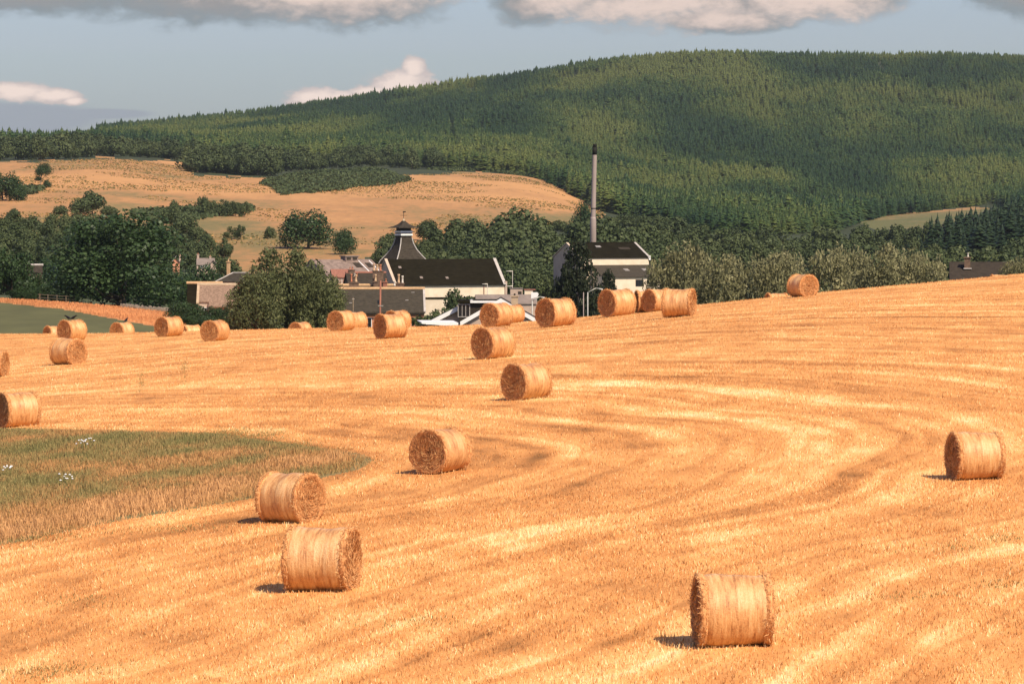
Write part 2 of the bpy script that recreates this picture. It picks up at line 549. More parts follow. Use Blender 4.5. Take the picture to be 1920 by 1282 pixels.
# ------------------------------------------------------------------ ground sheets
STRAW_STOPS = [(0.0, (0.26, 0.12, 0.038)), (0.16, (0.47, 0.20, 0.062)), (0.38, (0.65, 0.290, 0.092)), (0.6, (0.755, 0.375, 0.125)), (0.8, (0.84, 0.515, 0.205)), (1.0, (0.91, 0.70, 0.38))]  # darkest stop paints the shadow flecks between the stubble
m_straw_ground = mat_tone('stubble_soil_and_straw', STRAW_STOPS, rough=0.9, spec=0.1, extra=(14.0, 0.55))
m_grass_ground = mat_noise('rough_grass_soil', (0.17, 0.15, 0.055), (0.30, 0.21, 0.085), 1.2, 0.9)
m_green = mat_noise('green_crop', (0.092, 0.090, 0.030), (0.122, 0.118, 0.040), 0.25, 0.9, stretch=(1, 0.25, 1))
m_verge = mat_noise('dry_verge', (0.42, 0.17, 0.060), (0.62, 0.28, 0.10), 0.6, 0.9)
m_valley = mat_noise('valley_grass', (0.05, 0.062, 0.025), (0.09, 0.10, 0.04), 0.15, 0.9)
m_floor = mat_noise('forest_floor', (0.030, 0.040, 0.016), (0.055, 0.066, 0.027), 0.05, 0.95)


def pasture_mat():
    m, nt, b = new_mat('hill_pasture')
    f1 = noise_node(nt, 0.012, 5, 0.6, stretch=(1.0, 0.35, 1.0))
    f2 = noise_node(nt, 0.10, 4, 0.65, stretch=(1.0, 0.22, 1.0))
    g = attr(nt, 'tone')
    f3 = noise_node(nt, 0.35, 3, 0.7, stretch=(1.0, 0.18, 1.0))
    f = addf(nt, g, f1, 0.75); f = addf(nt, f, f2, 0.55); f = addf(nt, f, f3, 0.55); 
    nt.links.new(ramp(nt, f, [(0.50, (0.135, 0.132, 0.046)), (0.76, (0.25, 0.172, 0.064)), (0.98, (0.42, 0.215, 0.082)), (1.25, (0.54, 0.28, 0.105))]), b.inputs['Base Color'])
    b.inputs['Roughness'].default_value = 0.9
    return m


m_pasture = pasture_mat()
PASTURE = [(-900, 306), (0, 303), (100, 302), (200, 297), (330, 303), (362, 310), (366, 330), (430, 333), (520, 333), (640, 332), (850, 325), (900, 322), (1050, 339), (1090, 362), (1132, 400),
           (1120, 420), (1030, 425), (900, 440), (800, 460), (700, 480), (560, 500), (450, 505), (380, 470), (350, 440), (-900, 440)]
MEADOW = [(1590, 410), (1640, 406), (1825, 388), (1860, 390), (1760, 428), (1640, 430)]


def build_ground():
    # one sheet of quads, fine where the picture sees it, cut into zones that meet edge to edge
    pxs = np.concatenate([np.arange(-1500, -60, 40.0), np.arange(-60, 1981, 4.0), np.arange(2000, 3421, 40.0)])
    ds = np.concatenate([np.exp(np.arange(math.log(15), math.log(58), 0.05)), np.exp(np.arange(math.log(58), math.log(330), 0.0032)), np.exp(np.arange(math.log(331), math.log(8600), 0.0105))])
    PX, DD = np.meshgrid(pxs, ds, indexing='ij')
    X = (PX - 960) / F_PX * DD; Y = DD; Z = ground(X, Y)
    nx, nd = PX.shape
    # small roughness of the ground
    Z = Z + np.where(DD < 330, (fbm(X / 1.3, Y / 1.3, 3, 3) - 0.5) * 0.05, (fbm(X / 30, Y / 30, 9, 3) - 0.5) * 1.2 * np.clip((DD - 330) / 300, 0, 1))
    idx = np.arange(nx * nd).reshape(nx, nd)
    F = np.stack([idx[:-1, :-1], idx[1:, :-1], idx[1:, 1:], idx[:-1, 1:]], -1).reshape(-1, 4)
    V = np.stack([X, Y, Z], -1).reshape(-1, 3)
    fc = V[F].mean(1)
    fpx = 960 + F_PX * fc[:, 0] / fc[:, 1]; fd = fc[:, 1]
    t_ = (fc[:, 2] - CAM_Z) / fd
    fpy = 641 - F_PX * ((t_ * math.cos(PITCH) + math.sin(PITCH)) / (math.cos(PITCH) - t_ * math.sin(PITCH)))
    zone = np.zeros(len(F), int)                                        # 0 valley
    zone[fd < 303] = 1
    gin = poly_in(fc[:, 0], fc[:, 1], [tuple(p) for p in GR])
    yv = np.interp(fpx, [-600, 0, 120, 290, 330], [560, 567, 580, 612, 630])
    yt = np.interp(fpx, [-600, 0, 200, 330, 440, 470], [552, 560, 573, 588, 600, 615])
    far = (fd >= 303) & (fd < 460)
    zone[far & (fpx < 500) & (fpy > yt)] = 4
    zone[far & (fpx < 335) & (fpy > yv)] = 3
    zone[(zone == 1) & gin] = 2
    hill = fd > 930
    zone[hill] = 6
    wob = (fbm(fc[:, 0] / 12, fc[:, 1] / 40, 41, 3) - 0.5)
    past = hill & (fd < 2600) & (poly_in(fpx + wob * 24, fpy + wob * 10, PASTURE) | poly_in(fpx + wob * 10, fpy + wob * 4, MEADOW))
    zone[past] = 5
    zone[(fd > 700) & (fd <= 930) & (fpx > 380) & (fpx < 800)] = 5
    tone_s, _ = straw_tone(V[:, 0], V[:, 1])
    vpy = 641 - F_PX * (((V[:, 2] - CAM_Z) / V[:, 1] * math.cos(PITCH) + math.sin(PITCH)) / (math.cos(PITCH) - (V[:, 2] - CAM_Z) / V[:, 1] * math.sin(PITCH)))
    # the hill grass is straw-coloured near the top and on the far right, greener low down
    vpx = 960 + F_PX * V[:, 0] / V[:, 1]
    tone_h = np.where(vpx > 1480, np.interp(vpy - np.interp(vpx, [1560, 1860], [405, 384]), [0, 5, 9, 40], [0.30, 0.30, -0.30, -0.26]), np.interp(vpy, [295, 330, 370, 405, 425, 445, 480, 560], [0.40, 0.36, 0.34, 0.12, 0.0, 0.16, 0.20, 0.05])) + (fbm(V[:, 0] / 60, V[:, 1] / 160, 77, 4) - 0.5) * 0.85 - 0.19
    for z, name, mat, tone in ((0, 'valley_ground', m_valley, None), (1, 'stubble_field', m_straw_ground, tone_s), (2, 'unmown_ground', m_grass_ground, None),
                               (3, 'green_field', m_green, None), (4, 'dry_verge_ground', m_verge, None), (5, 'hill_pasture_ground', m_pasture, tone_h), (6, 'forest_hill_terrain', m_floor, None)):
        f = F[zone == z]
        u, inv = np.unique(f, return_inverse=True)
        me = np_mesh(name, V[u], inv.reshape(f.shape), mat, smooth=True, attrs=None if tone is None else {'tone': tone[u]})
        tag(link(name, me), kind='structure')


build_ground()


def blades(name, X, Y, H, Wd, tone, mat, lean=0.25, seed=1, bend=0.0):
    """many upright straw or grass blades as one mesh: thin tapering quads turned every way"""
    r = np.random.default_rng(seed); n = len(X)
    Z = ground(X, Y) - 0.02
    a = r.uniform(0, 2 * np.pi, n); la = r.uniform(0, 2 * np.pi, n); ll = r.uniform(0, lean, n) * H
    dx = np.cos(a) * Wd / 2; dy = np.sin(a) * Wd / 2
    tx = np.cos(la) * ll; ty = np.sin(la) * ll
    v = np.empty((n, 4, 3), np.float32)
    v[:, 0] = np.stack([X - dx, Y - dy, Z], -1); v[:, 1] = np.stack([X + dx, Y + dy, Z], -1)
    v[:, 2] = np.stack([X + dx * 0.5 + tx, Y + dy * 0.5 + ty, Z + H], -1); v[:, 3] = np.stack([X - dx * 0.5 + tx, Y - dy * 0.5 + ty, Z + H], -1)
    f = np.arange(n * 4).reshape(n, 4)
    me = np_mesh(name, v.reshape(-1, 3), f, mat, attrs={'tone': np.repeat(tone, 4)})
    o = link(name, me)
    return o


def scatter(n, d0, d1, px0=-40, px1=1960, seed=1, power=1.0):
    r = np.random.default_rng(seed)
    d = np.sqrt(r.uniform(d0 * d0, d1 * d1, n)); px = r.uniform(px0, px1, n)
    return (px - 960) / F_PX * d, d


def build_stubble():
    Xs = []; Ys = []
    for k, (n, a, b) in enumerate(((210000, 62, 100), (190000, 100, 150), (130000, 150, 205), (80000, 205, 275))):
        x, y = scatter(n, a, b, seed=20 + k); Xs.append(x); Ys.append(y)
        for u0, u1, q in ((-420, -40, 0.11), (1960, 2420, 0.13)):                    # thinner past the picture's edges
            x, y = scatter(int(n * q), a, b, px0=u0, px1=u1, seed=60 + k + int(u1)); Xs.append(x); Ys.append(y)
    X = np.concatenate(Xs); Y = np.concatenate(Ys)
    tone, s = straw_tone(X, Y)
    r = np.random.default_rng(5)
    keep = (s > 0.05) & (r.uniform(0, 1, len(X)) < 0.45 + 0.8 * tone)
    X, Y, tone, s = X[keep], Y[keep], tone[keep], s[keep]
    n = len(X)
    sc = np.interp(Y, [60, 150, 270], [1.0, 1.15, 1.5])
    H = r.uniform(0.04, 0.105, n) * np.interp(tone, [0, 1], [0.7, 1.15])
    Wd = r.uniform(0.008, 0.021, n) * sc
    tv = np.clip(tone + r.normal(0, 0.27, n) + 0.02, 0, 1)
    o = blades('stubble', X, Y, H, Wd, tv, mat_tone('stubble_straw', STRAW_STOPS, rough=0.6, spec=0.25), lean=0.7, seed=6)
    tag(o, 'cut straw stubble standing in pale and orange rows over the field', 'stubble', kind='stuff')


GRASS_STOPS = [(0.0, (0.20, 0.19, 0.070)), (0.25, (0.31, 0.25, 0.095)), (0.5, (0.38, 0.265, 0.105)), (0.75, (0.54, 0.28, 0.105)), (1.0, (0.70, 0.38, 0.16))]
m_rough_grass = mat_tone('rough_grass', GRASS_STOPS, rough=0.7, spec=0.15, transl=0.2)


def build_rough_grass():
    X, Y = scatter(330000, 84, 152, px0=-420, px1=760, seed=31)
    s, t = field_coords(X, Y)
    r = np.random.default_rng(8)
    edge = (fbm(X / 2.5, Y / 2.5, 61, 3) - 0.5) * 2.4 + r.exponential(0.5, len(X)) - 0.2
    k = s < edge
    X, Y, s = X[k], Y[k], s[k]
    n = len(X)
    # dry seed-head clumps run along the near edge; the middle is greener
    px = 960 + F_PX * X / Y
    dry = np.clip(1 - np.abs((Y - np.interp(px, [0, 300, 600], [97, 103, 112]))) / 7.0, 0, 1) * np.interp(px, [-60, 250, 520, 700], [1, 1, 0.55, 0.2])
    green = fbm(X / 4.5, Y / 9, 62, 4)
    tone = 0.45 + (green - 0.5) * 0.9 + (fbm(X / 1.3, Y / 2.6, 66, 3) - 0.5) * 0.9 + 0.75 * dry * (0.3 + fbm(X / 2.2, Y / 3.0, 63, 3)) + r.normal(0, 0.11, n)
    H = r.uniform(0.06, 0.19, n) * (1 + 0.35 * dry) * (0.7 + 0.6 * fbm(X / 1.6, Y / 2.5, 64, 3)) * np.clip(-s / 1.2 + 0.45, 0.35, 1)
    o = blades('rough_grass', X, Y, H, r.uniform(0.015, 0.04, n), np.clip(tone, 0, 1), m_rough_grass, lean=0.6, seed=9)
    tag(o, 'uncut olive and dry orange grass left standing in the field corner', 'grass', kind='stuff')
    # dry verge beyond the green field
    X, Y = scatter(60000, 303, 458, px0=-60, px1=480, seed=33)
    Z = ground(X, Y); px = 960 + F_PX * X / Y; py = 641 - F_PX * (((Z - CAM_Z) / Y * math.cos(PITCH) + math.sin(PITCH)) / (math.cos(PITCH)))
    yv = np.interp(px, [-600, 0, 120, 290, 330], [560, 567, 580, 612, 630]); yt = np.interp(px, [-600, 0, 200, 330, 440, 470], [552, 560, 573, 588, 600, 615])
    k = (py > yt) & ((py < yv) | (px > 330)); X, Y = X[k], Y[k]; n = len(X)
    o = blades('dry_verge_grass', X, Y, r.uniform(0.10, 0.32, n), r.uniform(0.03, 0.07, n), np.clip(r.normal(0.6, 0.15, n) + (fbm(X / 6, Y / 12, 65, 3) - 0.5) * 0.9, 0, 1), mat_tone('verge_straw', [(0.0, (0.26, 0.15, 0.06)), (0.4, (0.50, 0.21, 0.085)), (1.0, (0.72, 0.34, 0.14))], rough=0.7), lean=0.4, seed=10)
    tag(o, 'strip of tall dry orange grass between the green field and the trees', 'grass', kind='stuff')
    # a few green weeds growing in the stubble
    pts = []
    for cx, cy, rx, ry, n in ((265, 715, 6, 24, 260), (345, 700, 5, 26, 200), (420, 812, 60, 6, 900), (490, 816, 45, 6, 500), (110, 1258, 110, 9, 420), (1880, 1010, 50, 5, 160), (320, 992, 120, 5, 450), (60, 1010, 90, 12, 700), (1800, 1028, 60, 4, 120), (1700, 1120, 90, 6, 160), (760, 1170, 110, 7, 160), (160, 1130, 80, 5, 150), (1880, 1095, 60, 6, 160)):
        for _ in range(n):
            pts.append((cx + r.normal(0, rx * 0.55), cy + r.normal(0, ry * 0.55)))
    pts = np.array(pts)
    d = np.array([hit(min(max(p[0], -200), 2100), p[1]) or 0 for p in pts[::12]]); d = np.repeat(d, 12)[:len(pts)]
    k = d > 0; pts, d = pts[k], d[k]
    d = d * r.uniform(0.993, 1.007, len(d))
    X = (pts[:, 0] - 960) / F_PX * d; n = len(X)
    o = blades('green_weeds', X, d, r.uniform(0.03, 0.09, n), r.uniform(0.015, 0.035, n), np.clip(r.normal(0.3, 0.15, n), 0, 1), m_rough_grass, lean=0.8, seed=11)
    tag(o, 'thin green weeds growing along tramlines in the stubble', 'weeds', kind='stuff')


build_stubble()
build_rough_grass()


def tussocks():
    """rushes and rank tufts dotted over the grazed hill pasture"""
    r = np.random.default_rng(71); n = 42000
    px = r.uniform(-20, 1140, n); d = np.sqrt(r.uniform(1000 ** 2, 2050 ** 2, n)); X = (px - 960) / F_PX * d
    Z = ground(X, d); py = 641 - F_PX * (((Z - CAM_Z) / d * math.cos(PITCH) + math.sin(PITCH)) / math.cos(PITCH))
    k = poly_in(px, py, PASTURE) & (fbm(X / 40, d / 90, 72, 3) > 0.45)
    X, d = X[k], d[k]; n = len(X)
    m = mat_tone('rush_tufts', [(0.0, (0.085, 0.090, 0.032)), (0.5, (0.19, 0.15, 0.055)), (1.0, (0.44, 0.25, 0.095))], rough=0.85)
    o = blades('pasture_tussocks', X, d, r.uniform(0.12, 0.42, n), r.uniform(0.4, 1.3, n), r.uniform(0, 1, n), m, lean=0.5, seed=73)
    tag(o, 'rough brown and green tufts dotted over the hill pasture', 'grass tufts', kind='stuff')


tussocks()

# ------------------------------------------------------------------ straw bales
def wrap_mat():
    m, nt, b = new_mat('net_wrapped_straw')
    f1 = noise_node(nt, 1.0, 6, 0.72, stretch=(17, 2.2, 2.2))
    f2 = noise_node(nt, 1.0, 4, 0.6, stretch=(5.5, 1.2, 1.2))
    f3 = noise_node(nt, 30.0, 4, 0.7)
    oi = nt.nodes.new('ShaderNodeObjectInfo')
    f = addf(nt, f1, f2, 0.75); f = addf(nt, f, f3, 0.45)
    f = addf(nt, f, oi.outputs['Random'], 0.10)
    nt.links.new(ramp(nt, f, [(0.80, (0.15, 0.060, 0.021)), (0.96, (0.39, 0.165, 0.055)), (1.10, (0.60, 0.285, 0.100)), (1.24, (0.72, 0.395, 0.155)), (1.42, (0.80, 0.52, 0.25))]), b.inputs['Base Color'])
    b.inputs['Roughness'].default_value = 0.44; b.inputs['Specular IOR Level'].default_value = 0.55
    bump(nt, b, f, 0.8, 0.035)
    return m


def end_mat():
    m = mat_tone('bale_end_straw', [(0.0, (0.13, 0.058, 0.022)), (0.3, (0.40, 0.172, 0.062)), (0.6, (0.64, 0.30, 0.112)), (1.0, (0.84, 0.52, 0.23))], rough=0.75, spec=0.2, extra=(26.0, 0.8))
    return m


m_wrap = wrap_mat(); m_end = end_mat()
BR, BL = 0.64, 1.30


def bale_proto(seed):
    r = np.random.default_rng(seed)
    nt_, nx = 80, 26
    th = np.linspace(0, 2 * np.pi, nt_, endpoint=False)
    lump = 0.014 * np.sin(2 * th + seed) + 0.010 * np.sin(3 * th + seed) + 0.007 * np.sin(5 * th + 2 * seed)

    def rad(t, x):
        rr = BR + np.interp(t, th, lump, period=2 * np.pi)
        return rr + 0.018 * np.sin(x * 5 + seed) + 0.008 * np.sin(x * 13 + 2 * seed) + 0.012 * (vnoise(x * 24 + 9, t * 2.0, seed) - 0.5)

    def sag(P):
        # the bale settles: flat where it rests, a little wider low down
        z = P[..., 2]; y = P[..., 1]
        y2 = y * (1 + 0.035 * np.clip(-z / BR, 0, 1))
        z2 = np.where(z < -0.615, -0.615 + (z + 0.615) * 0.25, z)
        return np.stack([P[..., 0], y2, z2], -1)
    xw = BL / 2 - 0.11
    # net-wrapped barrel
    xs = np.linspace(-xw, xw, nx)
    T, Xx = np.meshgrid(th, xs)
    R = rad(T, Xx) - 0.022 * np.clip((np.abs(Xx) - (xw - 0.05)) / 0.05, 0, 1)
    P = np.stack([Xx, R * np.cos(T), R * np.sin(T)], -1)
    idx = np.arange(nx * nt_).reshape(nx, nt_); nxt = np.roll(idx, -1, 1)
    F = np.stack([idx[:-1], nxt[:-1], nxt[1:], idx[1:]], -1).reshape(-1, 4)
    barrel = np_mesh('net_wrap', sag(P).reshape(-1, 3), F, m_wrap, smooth=True)
    # each end: a collar of loose straw that flares past the net, then the rolled face
    ends = []
    for sgn in (-1, 1):
        prof = [(xw - 0.03, BR - 0.03), (xw + 0.01, BR + 0.012), (xw + 0.07, BR + 0.026), (BL / 2 - 0.01, BR + 0.016), (BL / 2 + 0.005, BR - 0.03), (BL / 2 - 0.02, BR * 0.86), (BL / 2 - 0.035, BR * 0.70), (BL / 2 - 0.02, BR * 0.54), (BL / 2 - 0.04, BR * 0.38), (BL / 2 - 0.03, BR * 0.22), (BL / 2 - 0.05, BR * 0.08), (BL / 2 - 0.06, 0.004)]
        rings = []; tn = []
        for k, (x, q) in enumerate(prof):
            jit = 0.0 if k == 0 else 0.022
            rr = q + np.interp(th, th, lump) * (q / BR) + (vnoise(th * 11 + k * 3, np.full_like(th, k * 1.7), seed + 3) - 0.5) * 2 * jit
            xx = x + (vnoise(th * 7 + k * 5, np.full_like(th, k * 2.3), seed + 4) - 0.5) * 2 * (0.028 if k > 2 else 0.012)
            rings.append(np.stack([sgn * xx, rr * np.cos(th), rr * np.sin(th)], -1))
            tn.append(np.full(nt_, 0.62 if k < 4 else 0.46) + (vnoise(th * 9, np.full_like(th, k * 3.3), seed + 6) - 0.5) * 0.5)
        P = np.array(rings); K = len(prof)
        idx = np.arange(K * nt_).reshape(K, nt_); nxt = np.roll(idx, -1, 1)
        F = np.stack([idx[:-1], nxt[:-1], nxt[1:], idx[1:]], -1).reshape(-1, 4)
        if sgn < 0: F = F[:, ::-1]
        V = sag(P).reshape(-1, 3); tone = np.array(tn).ravel()
        # straws: tangled round the face, and bristling from the collar
        n1, n2 = 1500, 1000
        q = BR * np.sqrt(r.uniform(0.0, 1.0, n1)); t = r.uniform(0, 2 * np.pi, n1)
        base = np.stack([sgn * (BL / 2 - 0.03 + r.uniform(-0.01, 0.02, n1)), q * np.cos(t), q * np.sin(t)], -1)
        tang = np.stack([np.zeros(n1), -np.sin(t), np.cos(t)], -1); radl = np.stack([np.zeros(n1), np.cos(t), np.sin(t)], -1)
        a = r.normal(0, 0.55, n1)
        dirv = tang * np.cos(a)[:, None] + radl * np.sin(a)[:, None] + np.array([sgn, 0, 0]) * r.uniform(0.0, 0.5, n1)[:, None]
        ln = r.uniform(0.06, 0.18, n1)
        q2 = BR + r.uniform(-0.02, 0.03, n2); t2 = r.uniform(0, 2 * np.pi, n2)
        base2 = np.stack([sgn * (xw + r.uniform(-0.02, 0.11, n2)), q2 * np.cos(t2), q2 * np.sin(t2)], -1)
        tang2 = np.stack([np.zeros(n2), -np.sin(t2), np.cos(t2)], -1); rad2 = np.stack([np.zeros(n2), np.cos(t2), np.sin(t2)], -1)
        dir2 = tang2 * r.normal(0, 1.0, n2)[:, None] + rad2 * r.uniform(0.0, 0.55, n2)[:, None] + np.array([sgn, 0, 0]) * r.normal(0.2, 0.5, n2)[:, None]
        B = np.vstack([base, base2]); Dv = np.vstack([dirv, dir2]); Dv /= np.linalg.norm(Dv, axis=1)[:, None]
        Ln = np.concatenate([ln, r.uniform(0.04, 0.11, n2)])
        nn = n1 + n2
        side = np.cross(Dv, r.normal(0, 1, (nn, 3))); side /= np.linalg.norm(side, axis=1)[:, None]
        wd = r.uniform(0.003, 0.0065, nn)[:, None]
        Q = np.stack([B - side * wd, B + side * wd, B + side * wd * 0.7 + Dv * Ln[:, None], B - side * wd * 0.7 + Dv * Ln[:, None]], 1)
        Q = sag(Q)
        b0 = len(V)
        V = np.vstack([V, Q.reshape(-1, 3)]); F = np.vstack([F, b0 + np.arange(nn * 4).reshape(nn, 4)])
        tone = np.concatenate([tone, np.repeat(np.clip(np.concatenate([r.normal(0.55, 0.22, n1), r.normal(0.72, 0.2, n2)]), 0, 1), 4)])
        ends.append(np_mesh('end_face', V, F, m_end, smooth=False, attrs={'tone': tone}))
    return barrel, ends


PROTOS = [bale_proto(s) for s in (3, 11, 19, 27)]
GB = 'round straw bales lying on the stubble field'
BALE_LOG = []
BALES = {}


def bale(key, px, ybase, h, phi, label, d=None, ytop=None, k=0):
    """phi > 0 turns the left end towards the camera"""
    if d is None and ytop is not None:                         # peeping over the crest: find the depth at which its top shows at ytop
        sc = (h or 1.0)
        for dd in np.arange(246, 330, 0.5):
            p = plant(px, dd); t = py_of(p.z + 1.25 * sc, dd)
            dcr = np.interp(px, CREST[:, 0], CREST[:, 2])
            if dd > dcr + 4 and t >= ytop: d = dd; break
        else: d = 300.0
    elif d is None:
        d = hit(px, ybase)
        if d is None: d = float(np.interp(px, CREST[:, 0], CREST[:, 2]))
        sc = h * d / F_PX / 1.245
        sc_ = min(1.24, max(0.9, sc)); BALE_LOG.append((key, round(d, 1), round(sc, 2))); sc = sc_
    p = plant(px, d)
    phi_r = math.radians(phi)
    yaw = phi_r - math.atan2(p.x, p.y)
    root = empty('straw_bale', (p.x, p.y, p.z + 0.615 * sc - 0.015), yaw, sc)
    barrel, ends = PROTOS[k % 4]
    roll = [0, 0.0][0]
    for nm, me in (('net_wrap', barrel), ('end_face', ends[0]), ('end_face', ends[1])):
        link(nm, me, root)
    tag(root, label, 'straw bale', GB)
    BALES[key] = root
    return root


bale('n1', 1374, 1208, 131, 9, 'straw bale seen side on, lowest in the field, right of centre at the picture foot', k=0)
bale('n2', 603, 1106, 117, -17, 'large straw bale just in front of the bale beside the uncut grass, right end showing', k=1)
bale('n3', 544, 977, 91, -38, 'straw bale touching the near edge of the uncut grass patch, round end facing right', k=2)
bale('n4', 826, 884, 80, 54, 'straw bale at the pointed tip of the uncut grass, round end facing the viewer', k=3)
bale('r1', 1829, 897, 86, 19, 'lone straw bale near the right edge, pale barrel and shaded dark left end', k=0)
bale('m1', 987, 748, 66, 44, 'straw bale standing alone in mid field below the distillery chimney, mottled dark end facing left', k=1)
bale('m2', 925, 671, 57, 44, 'straw bale in front of the white-edged gable, lower of the two there', k=2)
bale('m3', 1042, 612, 54, 43, 'straw bale below the dark conifer, between bungalow gable and the bent street lamp', k=3)
bale('m4', 931, 612, 43, 52, 'straw bale right against the white-edged bungalow gable with its end facing the viewer', k=0)
bale('m5', 973, 606, 38, 40, 'straw bale half hidden behind the one against the bungalow gable', d=252, h=1.0, ybase=0, k=1) if False else None
bale('g1', 1157, 592, 49, 40, 'straw bale beside the bent street lamp, leftmost of the close cluster', k=2)
bale('g2', 1213, 585, 40, 14, 'straw bale second from left in the close cluster, side on', k=3)
bale('g3', 1232, 583, 40, 40, 'straw bale mostly hidden behind the right one of the close cluster', k=0)
bale('g4', 1273, 594, 52, -14, 'straw bale on the right of the close cluster before the silvery willows', k=1)
bale('h1', 1505, 556, 41, -56, 'straw bale on the right skyline of the field, round lit end facing right', k=2)
bale('h2', 1456, 0, 1.0, 20, 'straw bale almost sunk behind the crest left of the right skyline bale', ytop=549, k=3)
bale('h3', 1876, 0, 1.0, 15, 'top of a straw bale barely showing over the crest at far right', ytop=515.5, k=0)
bale('c1', 732, 634, 45, 33, 'straw bale with dark left end in front of the slate roofed terrace', k=1)
bale('c2', 745, 0, 1.05, 48, 'straw bale behind the dark-ended one under the telegraph pole', ytop=582, d=None, k=2)
bale('c3', 640, 620, 37, 54, 'straw bale with ragged round end below left side of the terrace roof', k=3)
bale('c4', 664, 0, 1.05, 40, 'straw bale tucked behind the ragged-ended bale below the terrace', ytop=585, k=0)
bale('l5', 563, 0, 1.0, 52, 'straw bale half sunk behind the crest in front of the big willow', ytop=604, k=1)
bale('l4', 403, 639, 38, 58, 'straw bale with broad end facing the viewer at the end of the dry verge', k=2)
bale('l3', 317, 631, 37, 42, 'straw bale at the right end of the green field, patchy dark left end', k=3)
bale('l6', 357, 0, 1.0, 30, 'straw bale top just visible right of the bale at the end of the green field', ytop=615, k=0)
bale('l2', 229, 0, 1.0, 50, 'straw bale half sunk behind the crest in front of the green field', ytop=604.5, k=1)
bale('l1', 135, 638, 38, 42, 'straw bale with black birds on top in front of the green field', k=2)
bale('l7', 102, 0, 1.0, 30, 'sliver of a straw bale behind the bale with black birds', ytop=623.5, k=3)
bale('e1', 128, 683, 48, -48, 'straw bale below the one with birds, its orange round end facing right', k=0)
bale('e2', -14, 707, 48, -20, 'straw bale cut by the left picture edge, upper of two', k=1)
bale('e3', 33, 799, 63, 24, 'straw bale by the left picture edge above the uncut grass, dark shaded end', k=2)
p_ = plant(973, 250)
bale('m5', 959, 605, 34, 46, 'straw bale half hidden behind the one against the bungalow gable', k=3)
print('BALES', BALE_LOG)

# ------------------------------------------------------------------ trees
def leaf_mat(name, stops, rnd=0.35, zone=None, transl=0.18, rough=0.6):
    """foliage: each leaf clump's own tone plus a tint that differs from tree to tree"""
    m, nt, b = new_mat(name)
    f = attr(nt, 'tone')
    oi = nt.nodes.new('ShaderNodeObjectInfo')
    f = addf(nt, f, oi.outputs['Random'], rnd)
    if zone:                                    # stands of one species, sunlit patches painted in, by where the tree grows
        n = nt.nodes.new('ShaderNodeAttribute'); n.attribute_type = 'INSTANCER'; n.attribute_name = 'stand_sun_tint'
        f = addf(nt, f, n.outputs['Fac'], zone[1])
    col = ramp(nt, f, stops)
    nt.links.new(col, b.inputs['Base Color']); b.inputs['Roughness'].default_value = rough; b.inputs['Specular IOR Level'].default_value = 0.2
    t = nt.nodes.new('ShaderNodeBsdfTranslucent'); nt.links.new(col, t.inputs[0])
    mx = nt.nodes.new('ShaderNodeMixShader'); mx.inputs[0].default_value = transl
    nt.links.new(b.outputs[0], mx.inputs[1]); nt.links.new(t.outputs[0], mx.inputs[2])
    nt.links.new(mx.outputs[0], nt.nodes['Material Output'].inputs[0])
    return m


m_broad = leaf_mat('broadleaf_foliage', [(0.2, (0.038, 0.056, 0.022)), (0.7, (0.070, 0.094, 0.034)), (1.25, (0.118, 0.138, 0.052))], 0.45)
m_syc = leaf_mat('sycamore_foliage', [(0.0, (0.020, 0.042, 0.015)), (0.6, (0.045, 0.078, 0.026)), (1.1, (0.090, 0.130, 0.045))], 0.0, rough=0.45)
m_willow = leaf_mat('willow_foliage', [(0.0, (0.055, 0.068, 0.026)), (0.6, (0.112, 0.124, 0.047)), (1.1, (0.23, 0.22, 0.09))], 0.1)
m_silver = leaf_mat('silvery_willow_foliage', [(0.0, (0.10, 0.098, 0.046)), (0.6, (0.21, 0.20, 0.094)), (1.1, (0.42, 0.37, 0.19))], 0.15)
m_darkt = leaf_mat('dark_conifer_foliage', [(0.0, (0.012, 0.018, 0.008)), (0.7, (0.026, 0.035, 0.014)), (1.2, (0.055, 0.06, 0.025))], 0.1)
m_conif = leaf_mat('conifer_needles', [(0.25, (0.012, 0.033, 0.019)), (0.8, (0.026, 0.058, 0.020)), (1.25, (0.062, 0.098, 0.026)), (1.7, (0.125, 0.146, 0.038))], 0.28, zone=(0.012, 1.0), transl=0.1)  # paler stops also paint the sunlit patches of the hill
m_spruce = leaf_mat('dark_cloud_shaded_needles', [(0.2, (0.010, 0.022, 0.010)), (0.9, (0.022, 0.042, 0.018)), (1.4, (0.045, 0.062, 0.026))], 0.35, transl=0.05)  # dark spruce green with the slope's cloud shadow put into the colour
m_bark = mat_noise('bark', (0.06, 0.045, 0.03), (0.15, 0.11, 0.075), 3.0, 0.9, stretch=(4, 4, 0.6))
m_palebark = mat_noise('pale_bark', (0.22, 0.16, 0.11), (0.38, 0.28, 0.19), 3.0, 0.9, stretch=(4, 4, 0.6))


def leaf_quads(P, Nrm, size, r, aspect=1.0):
    n = len(P)
    t = np.cross(Nrm, r.normal(0, 1, (n, 3))); t /= np.linalg.norm(t, axis=1)[:, None] + 1e-9
    b = np.cross(Nrm, t)
    s = (size * r.uniform(0.6, 1.35, n))[:, None]
    k1 = r.uniform(0.55, 1.0, (n, 1)); k2 = r.uniform(0.55, 1.0, (n, 1))
    Q = np.stack([P - t * s * aspect, P - b * s * k1, P + t * s * aspect, P + b * s * k2], 1)
    return Q


